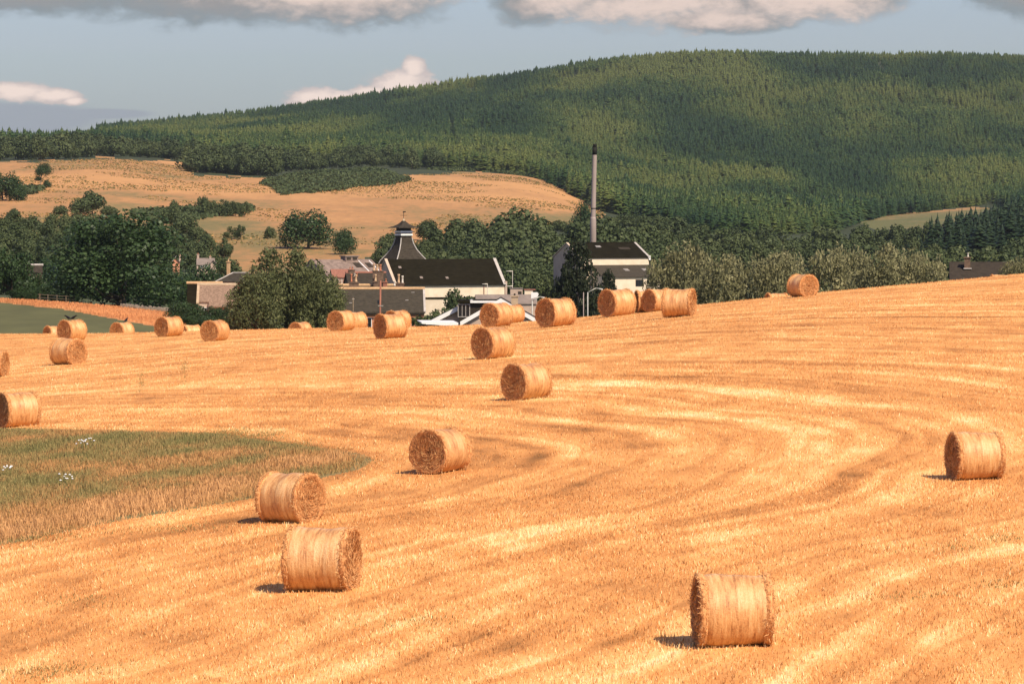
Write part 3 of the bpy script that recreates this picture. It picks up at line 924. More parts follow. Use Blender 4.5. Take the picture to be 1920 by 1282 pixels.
def crown_mesh(name, mat, seed, lobes, n, size, spread=0.55, trunk_h=0.22, shape='round', aspect=1.0, lobe_r=(0.20, 0.34), jitter=0.75, core=0.3):
    """a unit crown (height 1 above ground, width 1): leaf clumps on many lobes set round the limbs, with gaps between"""
    r = np.random.default_rng(seed)
    cs = []; rs = []
    for k in range(lobes):
        for _ in range(60):
            u = r.uniform(-1, 1, 3)
            if np.linalg.norm(u) < 1: break
        zc = 0.5 + 0.5 * u[2]
        if shape == 'round': w = 0.40 * math.sqrt(max(0.05, 1 - (abs(zc - 0.42) / 0.62) ** 2))
        elif shape == 'broad': w = 0.42 * math.sqrt(max(0.05, 1 - (max(0, zc - 0.25) / 0.8) ** 2))
        elif shape == 'cone': w = 0.40 * (1.03 - zc) ** 0.8 + 0.03
        else: w = 0.40 * math.sqrt(max(0.05, 1 - (abs(zc - 0.35) / 0.70) ** 2))
        rr = r.uniform(*lobe_r) * (0.5 if shape == 'cone' else 0.62) * (0.55 + 0.45 * w / 0.42)
        ang = r.uniform(0, 2 * np.pi); q = w * math.sqrt(r.uniform(0.15, 1.0))
        zz = trunk_h + rr * 0.75 + zc * (1.0 - trunk_h - rr * 1.6)
        cs.append((q * math.cos(ang), q * math.sin(ang), zz)); rs.append(rr)
    cs = np.array(cs); rs = np.array(rs)
    wts = rs ** 2 / np.sum(rs ** 2)
    li = r.choice(lobes, n, p=wts)
    dirs = r.normal(0, 1, (n, 3)); dirs[:, 2] += 0.25; dirs /= np.linalg.norm(dirs, axis=1)[:, None]
    rad = np.where(r.uniform(0, 1, n) < core, r.uniform(0.2, 0.9, n), r.uniform(0.82, 1.12, n))
    P = cs[li] + dirs * (rs[li] * rad)[:, None] * np.array([1.05, 1.05, 0.85])
    ln = 0.3 * np.sin(cs[li, 0] * 17 + cs[li, 2] * 13 + seed) * 0.5 + 0.5
    # an uneven edge: leave holes where the noise is low
    # fill the unit box: foot of the crown to 1.0, width about 1
    lo, hi = np.percentile(P[:, 2], (0.5, 99.8)); P[:, 2] = trunk_h * 0.6 + (P[:, 2] - lo) * (1 - trunk_h * 0.6) / (hi - lo)
    qq = np.percentile(np.abs(P[:, 0]), 98.5) / 0.5; P[:, :2] /= qq
    cs = cs.copy(); cs[:, 2] = trunk_h * 0.6 + (cs[:, 2] - lo) * (1 - trunk_h * 0.6) / (hi - lo); cs[:, :2] /= qq
    hole = vnoise(P[:, 0] * 9 + P[:, 1] * 4, P[:, 2] * 9 + P[:, 1] * 5, seed + 5)
    keep = hole > 0.16
    P, dirs, li, ln = P[keep], dirs[keep], li[keep], ln[keep]
    Nn = dirs + r.normal(0, jitter, P.shape); Nn /= np.linalg.norm(Nn, axis=1)[:, None]
    Q = leaf_quads(P, Nn, size, r, aspect)
    tone = np.clip(0.5 * ln + 0.25 + r.normal(0, 0.16, len(P)), 0, 1)
    return np_mesh(name, Q.reshape(-1, 3), np.arange(len(P) * 4).reshape(-1, 4), mat, attrs={'tone': np.repeat(tone, 4)}), cs


def trunk_mesh(name, mat, seed, cs, trunk_h=0.22, r0=0.03, top=0.75, nl=7):
    r = random.Random(seed); mb = MB()
    pts = [Vector((0, 0, -0.03))]
    for k in range(1, 6):
        z = top * k / 5; pts.append(Vector((r.uniform(-1, 1) * 0.012 * k, r.uniform(-1, 1) * 0.012 * k, z)))
    for k in range(5):
        ra = r0 * (1.25 if k == 0 else 1) * (1 - k / 6.0); rb = r0 * (1 - (k + 1) / 6.0)
        mb.tube(pts[k], pts[k + 1], ra, rb, 7)
    order = sorted(range(len(cs)), key=lambda i: -np.hypot(cs[i][0], cs[i][1]))[:nl]
    for i in order:
        c = Vector(cs[i]); z0 = max(trunk_h * 0.8, min(top * 0.85, c.z - 0.22)); k = min(4, int(z0 / (top / 5)))
        p = pts[k].lerp(pts[k + 1], (z0 - pts[k].z) / (pts[k + 1].z - pts[k].z + 1e-6))
        mid = p.lerp(c, 0.5) + Vector((0, 0, -0.03))
        mb.tube(p, mid, r0 * 0.45, r0 * 0.3, 5); mb.tube(mid, c, r0 * 0.3, r0 * 0.1, 5)
    me = bpy.data.meshes.new(name); me.from_pydata(mb.v, [], mb.f); me.materials.append(mat)
    me.polygons.foreach_set('use_smooth', [True] * len(me.polygons)); me.update()
    return me


def joined(name, a, b, ma, mb_):
    """crown and trunk as one mesh, for trees too far off to show a part"""
    va = np.empty(len(a.vertices) * 3, np.float32); a.vertices.foreach_get('co', va); va = va.reshape(-1, 3)
    fa = np.arange(len(va)).reshape(-1, 4)
    ta = np.empty(len(va), np.float32); a.attributes['tone'].data.foreach_get('value', ta)
    vb = [v.co[:] for v in b.vertices]; fb = [tuple(p.vertices) for p in b.polygons if len(p.vertices) == 4]
    V = np.vstack([va, np.array(vb)]); F = np.vstack([fa, np.array(fb) + len(va)])
    return np_mesh(name, V, F, [ma, mb_], attrs={'tone': np.concatenate([ta, np.full(len(vb), 0.3)])}, mat_idx=[0] * len(fa) + [1] * len(fb))


class Kind:
    def __init__(s, name, mat, bark, seeds, th, r0, **kw):
        s.name = name; s.v = []
        for sd in seeds:
            cm, cs = crown_mesh('crown', mat, sd, trunk_h=th, **kw)
            tm = trunk_mesh('trunk', bark, sd, cs, th, r0)
            s.v.append([cm, tm, None, mat, bark])

    def put(s, loc, h, w, label=None, group=None, parts=True, k=None, rz=None, cat='tree', name=None):
        v = s.v[(random.randrange(len(s.v)) if k is None else k) % len(s.v)]
        rz = random.uniform(0, 6.28) if rz is None else rz
        if parts:
            root = empty(name or s.name, loc, rz, (w, w, h))
            link('crown', v[0], root); link('trunk', v[1], root)
        else:
            if v[2] is None: v[2] = joined(s.name, v[0], v[1], v[3], v[4])
            root = link(name or s.name, v[2]); root.location = loc; root.rotation_euler = (0, 0, rz); root.scale = (w, w, h)
        tag(root, label, cat, group)
        return root


K_far = Kind('broadleaf_tree', m_broad, m_bark, (101, 102, 103, 104, 105, 106, 107, 108), 0.10, 0.025, lobes=17, n=2600, size=0.042, shape='broad', jitter=0.38, lobe_r=(0.30, 0.46), core=0.15)
K_syc = Kind('sycamore_tree', m_syc, m_bark, (201,), 0.04, 0.030, lobes=85, n=17000, size=0.0145, shape='broad', lobe_r=(0.16, 0.30), jitter=0.5, core=0.2)
K_mid = Kind('broadleaf_tree', m_syc, m_bark, (211, 212, 213), 0.05, 0.030, lobes=34, n=6500, size=0.024, shape='broad', jitter=0.45, lobe_r=(0.22, 0.40), core=0.2)
K_wil = Kind('willow_tree', m_willow, m_bark, (221, 222), 0.03, 0.022, lobes=95, n=11000, size=0.0135, shape='bush', aspect=1.9, lobe_r=(0.12, 0.26), jitter=0.95, core=0.25)
K_sil = Kind('silvery_willow', m_silver, m_bark, (231, 232, 233), 0.02, 0.020, lobes=70, n=6500, size=0.0155, shape='bush', aspect=2.0, lobe_r=(0.12, 0.26), jitter=1.0)
K_dark = Kind('dark_conifer', m_darkt, m_bark, (241, 242), 0.05, 0.022, lobes=110, n=8000, size=0.019, shape='cone', aspect=1.5, lobe_r=(0.14, 0.26), jitter=0.9)
K_bush = Kind('bush', m_broad, m_bark, (251, 252, 253), 0.0, 0.02, lobes=22, n=1800, size=0.040, shape='broad', jitter=0.7)


def conifer_mesh(seed, mat, name='conifer', tiers=15, width=0.17, dome=0.0):
    """a unit-high spruce: whorls of drooping pointed boughs that shorten to a leader"""
    r = random.Random(seed); V = []; F = []; T = []

    def add(vs, t):
        b = len(V); V.extend(vs); F.append((b, b + 1, b + 2, b + 3)); T.extend(t)
    for k in range(tiers):
        f = k / (tiers - 1.0)
        z = 0.10 + 0.80 * f; R = (width * ((1 - f) ** 0.8 * (1 - dome) + (1 - f ** 2.6) * dome) + 0.018) * r.uniform(0.8, 1.15)
        n = 9 if f < 0.7 else 7
        off = r.uniform(0, 6.28)
        for i in range(n):
            a = off + 2 * math.pi * i / n + r.uniform(-0.25, 0.25); L = R * r.uniform(0.72, 1.18)
            dz = -0.03 * r.uniform(0.2, 1.6); wd = 0.5 * 2 * math.pi * L / n * r.uniform(0.8, 1.3)
            zz = z + r.uniform(-0.03, 0.03)
            ca, sa = math.cos(a), math.sin(a)
            tip = (L * ca, L * sa, zz + dz)
            m1 = (0.55 * L * ca - wd * sa, 0.55 * L * sa + wd * ca, zz + dz * 0.75); m2 = (0.55 * L * ca + wd * sa, 0.55 * L * sa - wd * ca, zz + dz * 0.75)
            root = (0.0, 0.0, zz + 0.075)
            t = r.uniform(0.2, 0.75)
            add([root, m1, tip, m2], [t * 0.8, t, t + 0.2, t])
    for i in range(3):
        a = i * 1.05; w = 0.011
        add([(-w * math.cos(a), -w * math.sin(a), 0.84), (w * math.cos(a), w * math.sin(a), 0.84), (0.001, 0, 1.0), (-0.001, 0, 1.0)], [0.4, 0.4, 0.6, 0.6])
    # trunk
    b = len(V); q = 0.014
    for z in (-0.05, 0.6):
        for i in range(4):
            a = i * math.pi / 2; V.append((q * math.cos(a), q * math.sin(a), z)); T.append(0.0)
    nf = len(F)
    for i in range(4): F.append((b + i, b + (i + 1) % 4, b + 4 + (i + 1) % 4, b + 4 + i))
    return np_mesh(name, np.array(V), np.array(F), [mat, m_bark], attrs={'tone': T}, mat_idx=[0] * nf + [1] * 4)


CONIF = [conifer_mesh(s, m_conif, width=w) for s, w in ((1, 0.18), (2, 0.21), (3, 0.25))] + [conifer_mesh(s, m_conif, width=w, dome=q) for s, w, q in ((4, 0.24, 0.7), (5, 0.30, 0.9))]
SPRUCE = [conifer_mesh(s, m_spruce, 'spruce_tree', tiers=16, width=w) for s, w in ((11, 0.20), (12, 0.24), (13, 0.17))]

# --- the plantation that covers the hill
EDGE_PX = [-900, -200, 60, 185, 250, 370, 460, 520, 640, 760, 850, 1000, 1040, 1090, 1130, 1250, 1400, 1560, 1640, 1760, 1860, 1960, 2800]
EDGE_D = [2180, 2180, 2150, 2150, 2180, 2220, 2200, 2220, 2250, 2220, 2200, 2080, 1960, 1880, 1700, 1480, 1480, 1700, 2040, 2300, 2300, 1500, 1500]


def plant_mass(o, meshes):
    """one object that plants copies of standing trees' meshes on its points"""
    ng = bpy.data.node_groups.new('plant_trees', 'GeometryNodeTree')
    ng.interface.new_socket('Geometry', in_out='INPUT', socket_type='NodeSocketGeometry')
    ng.interface.new_socket('Geometry', in_out='OUTPUT', socket_type='NodeSocketGeometry')
    gi = ng.nodes.new('NodeGroupInput'); go = ng.nodes.new('NodeGroupOutput')
    inst = ng.nodes.new('GeometryNodeInstanceOnPoints'); inst.inputs['Pick Instance'].default_value = True
    g2i = ng.nodes.new('GeometryNodeGeometryToInstance')
    firsts = {}
    for ob in SC.objects:
        if ob.type == 'MESH' and ob.data in meshes and ob.data.name not in firsts: firsts[ob.data.name] = ob
    for ob in reversed(list(firsts.values())):
        oi = ng.nodes.new('GeometryNodeObjectInfo'); oi.inputs['Object'].default_value = ob; oi.transform_space = 'ORIGINAL'
        oi.inputs['As Instance'].default_value = True
        ng.links.new(oi.outputs['Geometry'], g2i.inputs[0])
    rv = ng.nodes.new('FunctionNodeRandomValue'); rv.data_type = 'INT'
    rv.inputs[4].default_value = 0; rv.inputs[5].default_value = len(firsts) - 1
    sa = ng.nodes.new('GeometryNodeInputNamedAttribute'); sa.data_type = 'FLOAT_VECTOR'; sa.inputs[0].default_value = 'tree_scale'
    ra = ng.nodes.new('GeometryNodeInputNamedAttribute'); ra.data_type = 'FLOAT_VECTOR'; ra.inputs[0].default_value = 'tree_turn'
    ng.links.new(gi.outputs[0], inst.inputs['Points']); ng.links.new(g2i.outputs[0], inst.inputs['Instance'])
    ng.links.new(rv.outputs[2], inst.inputs['Instance Index']); ng.links.new(sa.outputs[0], inst.inputs['Scale']); ng.links.new(ra.outputs[0], inst.inputs['Rotation'])
    ng.links.new(inst.outputs[0], go.inputs[0])
    md = o.modifiers.new('plant_trees', 'NODES'); md.node_group = ng


def build_plantation():
    r = np.random.default_rng(77)
    pts = []
    d = 1420.0
    while d < 4380:
        gap = 4.9 + (d - 1800) / 2600 * 1.9
        x0 = (-330 - 960) / F_PX * d; x1 = (2250 - 960) / F_PX * d
        n = int((x1 - x0) / (gap * 0.95))
        X = x0 + (np.arange(n) + r.uniform(-0.5, 0.5, n)) * (x1 - x0) / n
        Y = d + r.uniform(-0.5, 0.5, n) * gap
        pts.append(np.stack([X, Y], 1)); d += gap * 1.15
    P = np.vstack(pts)
    px = 960 + F_PX * P[:, 0] / P[:, 1]
    edge = np.interp(px, EDGE_PX, EDGE_D) + (fbm(px / 60.0, px * 0, 5, 3) - 0.5) * 160
    gap = fbm(P[:, 0] / 45, P[:, 1] / 60, 91, 3)
    trk = np.abs(fbm(P[:, 0] / 260, P[:, 1] / 900, 97, 2) - 0.52)
    k = (P[:, 1] > edge) & (gap > 0.29) & ((trk > 0.0035) | (P[:, 1] < 2400))
    # two rides (fire-breaks) run up the slope
    for cpx, slope, half in ((850, -0.010, 3.2), (902, 0.004, 2.6)):
        k &= ~((np.abs(px - (cpx + (P[:, 1] - 2900) * slope)) < half) & (P[:, 1] > 2500) & (P[:, 1] < 3300))
    P = P[k]; px = px[k]
    Z = ground(P[:, 0], P[:, 1])
    age = fbm(P[:, 0] / 120, P[:, 1] / 260, 93, 3)
    H = (7.0 + 9.0 * age) * r.uniform(0.70, 1.20, len(P)) * np.interp(P[:, 1], [2000, 3000, 4300], [0.95, 1.0, 1.02])
    tall = r.uniform(0, 1, len(P)) < 0.04; H[tall] *= 1.25; H *= np.interp(P[:, 1], [2600, 4200], [1.0, 0.88])
    H = np.where((px < 183) & (P[:, 1] > 2600), H * 0.5, H)
    # stands by species and age, sunlit patches put into the tint: pale larch, mid green pine, dark blue-green spruce
    tint = np.clip((fbm(P[:, 0] / 75, P[:, 1] / 330, 95, 4) - 0.5) * 2.6 + 0.5 + (fbm(P[:, 0] / 22, P[:, 1] / 70, 96, 2) - 0.5) * 0.6, 0, 1)
    order = np.argsort(P[:, 1] - edge[k]); vis = (px > -10) & (px < 1930)
    order = [i for i in order if vis[i] and P[i, 1] < 2700][:290]
    single = np.zeros(len(P), bool); single[order] = True
    for i in order:
        o = link('conifer', CONIF[int(r.integers(0, 5))]); w = H[i] * r.uniform(0.9, 1.25)
        o['stand_sun_tint'] = float(tint[i])
        o.location = (P[i, 0], P[i, 1], Z[i] - 0.2); o.rotation_euler = (0, 0, r.uniform(0, 6.28)); o.scale = (w, w, H[i])
        q = px[i]
        where = ('above the left hill pasture' if q < 520 else 'along the top of the hill pasture' if q < 1040 else
                 'beside the tall distillery chimney' if q < 1200 else 'above the dark wood' if q < 1560 else 'above the narrow meadow strip')
        tag(o, 'slender conifer in the front edge of the plantation ' + where, 'conifer', 'plantation edge conifers ' + where)
    # everything behind: one mass, too many to count
    Q = P[~single]; Zq = Z[~single]; Hq = H[~single]
    me = bpy.data.meshes.new('conifer_forest')
    me.vertices.add(len(Q)); me.vertices.foreach_set('co', np.stack([Q[:, 0], Q[:, 1], Zq - 0.2], 1).astype(np.float32).ravel())
    a = me.attributes.new('tree_scale', 'FLOAT_VECTOR', 'POINT')
    w = Hq * r.uniform(0.85, 1.3, len(Hq)); a.data.foreach_set('vector', np.stack([w, w, Hq], 1).astype(np.float32).ravel())
    a = me.attributes.new('stand_sun_tint', 'FLOAT', 'POINT'); a.data.foreach_set('value', tint[~single].astype(np.float32))
    a = me.attributes.new('tree_turn', 'FLOAT_VECTOR', 'POINT')
    a.data.foreach_set('vector', np.stack([r.normal(0, 0.02, len(Hq)), r.normal(0, 0.02, len(Hq)), r.uniform(0, 6.28, len(Hq))], 1).astype(np.float32).ravel())
    me.update()
    o = link('conifer_forest', me)
    tag(o, 'dense conifer plantation covering the whole hill up to the skyline', 'forest', kind='stuff')
    plant_mass(o, CONIF)
    print('FOREST', len(Q), 'singles', len(order))


build_plantation()


def belt(kind, n, px0, px1, d0, d1, top, drop, label, group, seed, hmin=4, hmax=17, wf=(0.85, 1.25), parts=False, inside=None):
    r = random.Random(seed)
    tx = [a for a, b in top]; ty = [b for a, b in top]
    k = 0; tries = 0
    while k < n and tries < n * 4:
        tries += 1
        px = px0 + (px1 - px0) * (((tries - 1) % n + r.random()) / n); f = ((tries * 0.618034) % 1.0)
        d = d0 + (d1 - d0) * f
        p = plant(px, d)
        if inside is not None and not poly_in(np.array([px]), np.array([py_of(p.z, d)]), inside)[0]: continue
        yt = float(np.interp(px, tx, ty)) + drop * (1 - f) + r.uniform(0, 14)
        h = (p.z * 0 + (py_of(p.z, d) - yt) * d / F_PX)
        if h < 1.5: continue
        h = min(hmax, max(hmin, h)) * r.uniform(0.93, 1.04)
        w = h * r.uniform(*wf)
        p.z -= 0.2
        kind.put(p, h, w, label, group, parts=parts); k += 1


def solo(kind, px, ytop, wpx, d, label, parts=True, k=0, group=None, cat='tree', name=None, ybase=None, rz=None):
    p = plant(px, d)
    yb = py_of(p.z, d)
    h = (yb - ytop) * d / F_PX; w = wpx * d / F_PX
    p.z -= 0.1
    return kind.put(p, h, w, label, group, parts=parts, k=k, cat=cat, name=name, rz=rz)


# woods at the foot of the plantation and along the left ridge: rows that follow the field edge
def edge_wood(kind, n, line, rows, hr, label, group, seed, mass=None):
    r = random.Random(seed)
    lx = [a for a, b in line]; ly = [b for a, b in line]
    for j in range(rows):
        for k in range(n):
            px = lx[0] + (lx[-1] - lx[0]) * (k + r.random()) / n; py = float(np.interp(px, lx, ly)) - 1.5 - j * 5 - r.uniform(0, 3)
            d = hit(px, py, 1300, 3200)
            if d is None: continue
            p = plant(px, d); h = r.uniform(*hr); w = h * r.uniform(0.8, 1.25); p.z -= 0.3
            if mass is not None: mass.append((p.x, p.y, p.z, w, h))
            else: kind.put(p, h, w, label, group, parts=False)


MASS = []
edge_wood(K_far, 26, [(-50, 304), (0, 302), (100, 301), (200, 295), (330, 301), (368, 308)], 2, (8.5, 13), 'rounded dark tree in the wood behind the left hill pasture', 'broadleaf wood behind the left pasture', 302, MASS)
edge_wood(K_far, 14, [(362, 327), (440, 331), (512, 333)], 2, (9.5, 14), 'rounded green tree at the lower corner of the wood above the hill pasture', 'broadleaf wood at the pasture corner', 301)
edge_wood(K_far, 13, [(370, 314), (520, 322)], 1, (10, 14), 'rounded green tree at the lower corner of the wood above the hill pasture', 'broadleaf wood at the pasture corner', 300)
edge_wood(K_far, 26, [(510, 327), (700, 314), (780, 320), (900, 314), (1040, 330)], 2, (7, 12), 'rounded green tree in the wood along the top of the hill pasture', 'broadleaf wood above the hill pasture', 299, MASS)
# left hand belt below the pasture
belt(K_far, 56, -40, 470, 800, 1080, [(-40, 392), (0, 388), (60, 392), (110, 388), (140, 376), (200, 380), (240, 398), (300, 415), (400, 430), (470, 455)], 62,
     'green tree in the crowded wood behind the big sycamore', 'trees of the left belt', 303, 5, 16)
belt(K_mid, 14, -40, 440, 520, 700, [(-40, 470), (60, 470), (120, 455), (340, 480), (440, 500)], 25,
     'dark tree low in the shade at either side of the sycamore', 'trees round the left cottages', 304, 3.5, 9)
# belt behind the distillery
belt(K_far, 54, 640, 1250, 830, 1010, [(640, 470), (700, 455), (780, 425), (830, 412), (862, 396), (900, 384), (940, 378), (1000, 382), (1035, 395), (1048, 418), (1075, 388), (1120, 384), (1160, 400), (1250, 405)], 68,
     'bushy green tree in the wood between the pagoda kiln and the chimney', 'wood behind the distillery', 305, 5, 18)
belt(K_far, 30, 800, 1060, 745, 830, [(800, 470), (900, 455), (1000, 462), (1060, 480)], 38,
     'lower green tree just behind the long barn roof', 'lower trees behind the barn', 306, 4, 12)
belt(K_far, 52, 1190, 1800, 900, 1240, [(1190, 402), (1300, 402), (1400, 404), (1480, 414), (1560, 410), (1625, 408), (1655, 428), (1720, 432), (1800, 440)], 62,
     'dark tree in the wood behind the silvery willows', 'dark wood behind the willows', 307, 5, 15)
belt(K_far, 26, 1640, 1990, 760, 1000, [(1640, 462), (1720, 448), (1800, 446), (1920, 440), (1990, 440)], 30,
     'dark rounded tree under the spruce slope at right', 'dark wood under the spruces', 308, 4, 13)


for px, yt, w, d, lab in ((1618, 418, 44, 1290, 'domed dark tree at the left end of the meadow strip'), (1652, 426, 40, 1280, 'low dark tree below the left half of the meadow strip'),
                          (1684, 420, 40, 1275, 'rounded tree standing up against the middle of the meadow strip'), (1716, 424, 42, 1265, 'dark tree just left of the three pointed spruces'),
                          (1740, 417, 36, 1255, 'dark tree at the foot of the three pointed spruces')):
    solo(K_far, px, yt, w, d, lab, parts=False, k=int(px))


for px, yt, w, d, lab in ((1050, 412, 40, 1250, 'low round tree at the dip in the wood left of the chimney'), (1142, 404, 40, 1390, 'rounded tree just right of the tall chimney'), (1172, 400, 46, 1400, 'second rounded tree right of the tall chimney'),
                          (1206, 403, 44, 1410, 'third rounded tree right of the tall chimney'), (1240, 402, 40, 1390, 'fourth rounded tree right of the tall chimney')):
    solo(K_far, px, yt, w, d, lab, parts=False, k=int(px))


def spruces():
    r = random.Random(41)
    tx = [1690, 1740, 1800, 1860, 1920, 1990]; ty = [430, 408, 384, 364, 350, 338]
    for k in range(84):
        f = (k * 0.618) % 1.0; px = 1700 + 290 * ((k + r.random()) / 84) ** 0.85; d = 1120 + 240 * f
        p = plant(px, d); yt = float(np.interp(px, tx, ty)) + 46 * (1 - f) * r.uniform(0.5, 1.1) + r.uniform(-4, 12)
        h = max(6, min(19, (py_of(p.z, d) - yt) * d / F_PX)); w = h * r.uniform(1.1, 1.6)
        o = link('spruce_tree', SPRUCE[k % 3]); o.location = (p.x, p.y, p.z - 0.2); o.scale = (w, w, h); o.rotation_euler = (0, 0, r.uniform(0, 6.28))
        tag(o, 'nearly black spruce, cloud shade in its colour, on the slope at the right edge', 'spruce', 'dark spruces on the right slope')
    for px, yt, lab in ((1746, 402, 'leftmost of three small pointed spruces'), (1757, 396, 'middle of three small pointed spruces'), (1779, 391, 'tallest of three pointed spruces'), (1797, 391, 'pointed spruce next to the dark spruce mass')):
        d = 1180; p = plant(px, d); h = (py_of(p.z, d) - yt) * d / F_PX
        o = link('spruce_tree', SPRUCE[1]); o.location = (p.x, p.y, p.z - 0.2); o.scale = (h * 0.9, h * 0.9, h); o.rotation_euler = (0, 0, px)
        tag(o, lab + ' in front of the meadow strip', 'spruce', 'pointed spruces before the meadow strip')


spruces()


# single trees that stand out
solo(K_syc, 228, 398, 250, 478, 'huge dark green sycamore spreading behind the dry verge and green field')
solo(K_wil, 535, 462, 150, 398, 'tallest grey-green willow between the cottages and the slate terrace', k=0)
solo(K_wil, 482, 512, 100, 392, 'lower willow leaning out left of the tall grey-green one', k=1)
solo(K_wil, 592, 498, 100, 394, 'lower willow right of the tall grey-green one, before the terrace', k=0)
solo(K_wil, 618, 520, 60, 404, 'narrow willow shoot against the left end of the slate terrace', k=1)
solo(K_mid, 578, 392, 92, 1010, 'round dense tree alone on the lower hill pasture', k=0)
solo(K_mid, 649, 428, 50, 980, 'smaller round tree right of the dense pasture tree', k=1)
solo(K_dark, 1083, 452, 92, 520, 'dark ragged conifer standing before the still house gable', k=0)
solo(K_dark, 1140, 506, 52, 540, 'low dark conifer before the lean-to of the still house', k=1)
solo(K_mid, 24, 466, 90, 470, 'dark leafy tree at the left edge above the green field', k=2)
solo(K_mid, 6, 320, 66, 1320, 'dark tree clump at the left picture edge on the hill pasture', k=0, parts=False)
solo(K_mid, 32, 338, 40, 1320, 'smaller dark tree joined to the clump at the left edge', k=1, parts=False)
for px, yt, w, d, lab in ((174, 357, 50, 1190, 'tall round tree in the clump under the left pasture'), (152, 371, 40, 1180, 'second round tree in the clump under the left pasture'),
                          (114, 384, 30, 1170, 'small round tree left of the pasture clump'), (206, 385, 34, 1170, 'small round tree right of the pasture clump'),
                          (327, 375, 24, 1180, 'small round tree in the hedgerow under the pasture'), (380, 367, 28, 1260, 'taller round tree at the middle of the hedgerow'),
                          (318, 386, 40, 1120, 'wide dark tree below the hedgerow'), (350, 402, 44, 1060, 'dark tree where hedgerow and wood meet')):
    solo(K_far, px, yt, w, d, lab, parts=False, k=int(px))
for i, (px, yt, w, d) in enumerate(((262, 394, 46, 1290), (290, 390, 46, 1285), (405, 376, 32, 1275), (422, 374, 30, 1270), (442, 377, 30, 1275), (458, 378, 26, 1270), (345, 386, 40, 1280))):
    solo(K_bush, px, yt, w, d, 'low bush in the hedgerow across the hill pasture', parts=False, k=i, group='hedgerow bushes', cat='bush')
solo(K_bush, 434, 424, 34, 1075, 'larger of two round bushes on the lower pasture', parts=False, k=0, cat='bush')
solo(K_bush, 452, 421, 18, 1070, 'rounder bush touching the larger pasture bush', parts=False, k=1, cat='bush')
solo(K_far, 507, 424, 21, 1080, 'small round tree casting a shadow alone on the pasture', parts=False, k=3)
solo(K_mid, 1090, 378, 44, 1150, 'round dark tree just left of the distillery chimney', parts=False, k=1)
solo(K_far, 805, 412, 44, 1080, 'domed dark bush above the wood right of the pagoda', parts=False, k=4)
solo(K_far, 712, 452, 36, 900, 'round green tree just left of the pagoda kiln', parts=False, k=5)
solo(K_bush, 862, 541, 64, 560, 'spiky green shrub before the white barn wall', k=2, cat='bush')
solo(K_bush, 800, 585, 60, 420, 'leafy bush right of the slate terrace', k=1, cat='bush')
solo(K_bush, 825, 576, 60, 470, 'yellowish bush below the white barn wall', k=0, cat='bush')
for px, yt, w, d, lab in ((64, 508, 60, 500, 'dark bushy tree hiding the grey-brown shed behind the fence'), (345, 500, 60, 600, 'dark tree before the tiny pink gabled house'), (394, 492, 74, 560, 'dark low tree before the grey house with white dormers'), (425, 510, 40, 520, 'dark small tree by the yellowish chimney'), (360, 520, 56, 500, 'dark bushy tree behind the dark roofed cottage')):
    solo(K_mid, px, yt, w, d, lab, k=int(px) % 3)
# Scots pine with a bare stem on the pasture
def pine():
    p = plant(82, 1480); s = 1480 / F_PX
    root = empty('pine_tree', p, 0.3)
    tag(root, 'pine with a bare pale trunk and dark crown alone on the left pasture', 'tree')
    mb = MB(); mb.tube((-5 * s, 0, -0.3), (-4 * s, 0, 20 * s), 0.28, 0.22, 7); mb.tube((-4 * s, 0, 20 * s), (0, 0, 36 * s), 0.22, 0.12, 7); mb.tube((-4 * s, 0, 16 * s), (8 * s, 0, 26 * s), 0.12, 0.06, 6)
    mb.build('trunk', m_palebark, root, True)
    cm = K_mid.v[1][0]
    c = link('crown', cm, root); c.scale = (34 * s, 30 * s, 27 * s); c.location = (2 * s, 0, 21 * s)
    c = link('crown', cm, root); c.scale = (16 * s, 16 * s, 15 * s); c.location = (8 * s, 0, 0.2); c.rotation_euler = (0, 0, 2)
    c = link('crown', cm, root); c.scale = (18 * s, 16 * s, 9 * s); c.location = (-10 * s, 0, 13 * s); c.rotation_euler = (0, 0, 4)


pine()
# silvery willows along the right crest
for i, (px, yt, w, d, lab) in enumerate((
        (1240, 492, 66, 372, 'short silvery willow at the left end of the row by the still house'), (1288, 462, 96, 372, 'tallest silvery willow in the row behind the bale cluster'),
        (1345, 484, 92, 366, 'silvery willow right of the tallest in the row'), (1395, 486, 84, 376, 'silvery willow third from the tallest of the row'),
        (1450, 478, 88, 372, 'silvery willow left of the gap above the skyline bale'), (1487, 478, 70, 384, 'yellowish willow directly behind the skyline bale'),
        (1556, 474, 92, 374, 'bushy willow right of the skyline bale'), (1600, 468, 80, 384, 'pale-topped willow at the middle of the right hand row'),
        (1645, 464, 92, 366, 'widest willow of the right hand row'), (1700, 472, 86, 372, 'willow near the right end of the row, before the spruce slope'),
        (1748, 484, 66, 366, 'last and lowest willow of the row by the brown roof'))):
    solo(K_sil, px, yt - 7, w * 1.06, d, lab, k=i, group='silvery willows along the crest')
solo(K_sil, 1905, 480, 60, 330, 'lone pale willow at the right edge behind the brown roof', k=1)
solo(K_bush, 1520, 500, 80, 460, 'dark bush filling the gap between the two willow rows', k=1, cat='bush')
for i, (px, yt, w, d) in enumerate(((338, 562, 54, 418), (372, 568, 56, 412), (404, 573, 56, 408), (436, 570, 56, 404), (456, 552, 50, 414), (352, 590, 40, 404), (388, 590, 44, 400), (425, 592, 46, 398))):
    solo(K_mid, px, yt, w, d, 'dark clipped bush in the hedge below the stone roofed cottage', k=i, group='hedge below the stone roofed cottage', cat='bush', name='hedge_bush')
for i, (px, yt, w, d) in enumerate(((45, 535, 50, 468), (88, 530, 50, 490), (125, 535, 50, 496))):
    solo(K_mid, px, yt, w, d, 'dark bush by the wooden rail fence at the green field', k=i, group='bushes by the rail fence', cat='bush', name='hedge_bush')


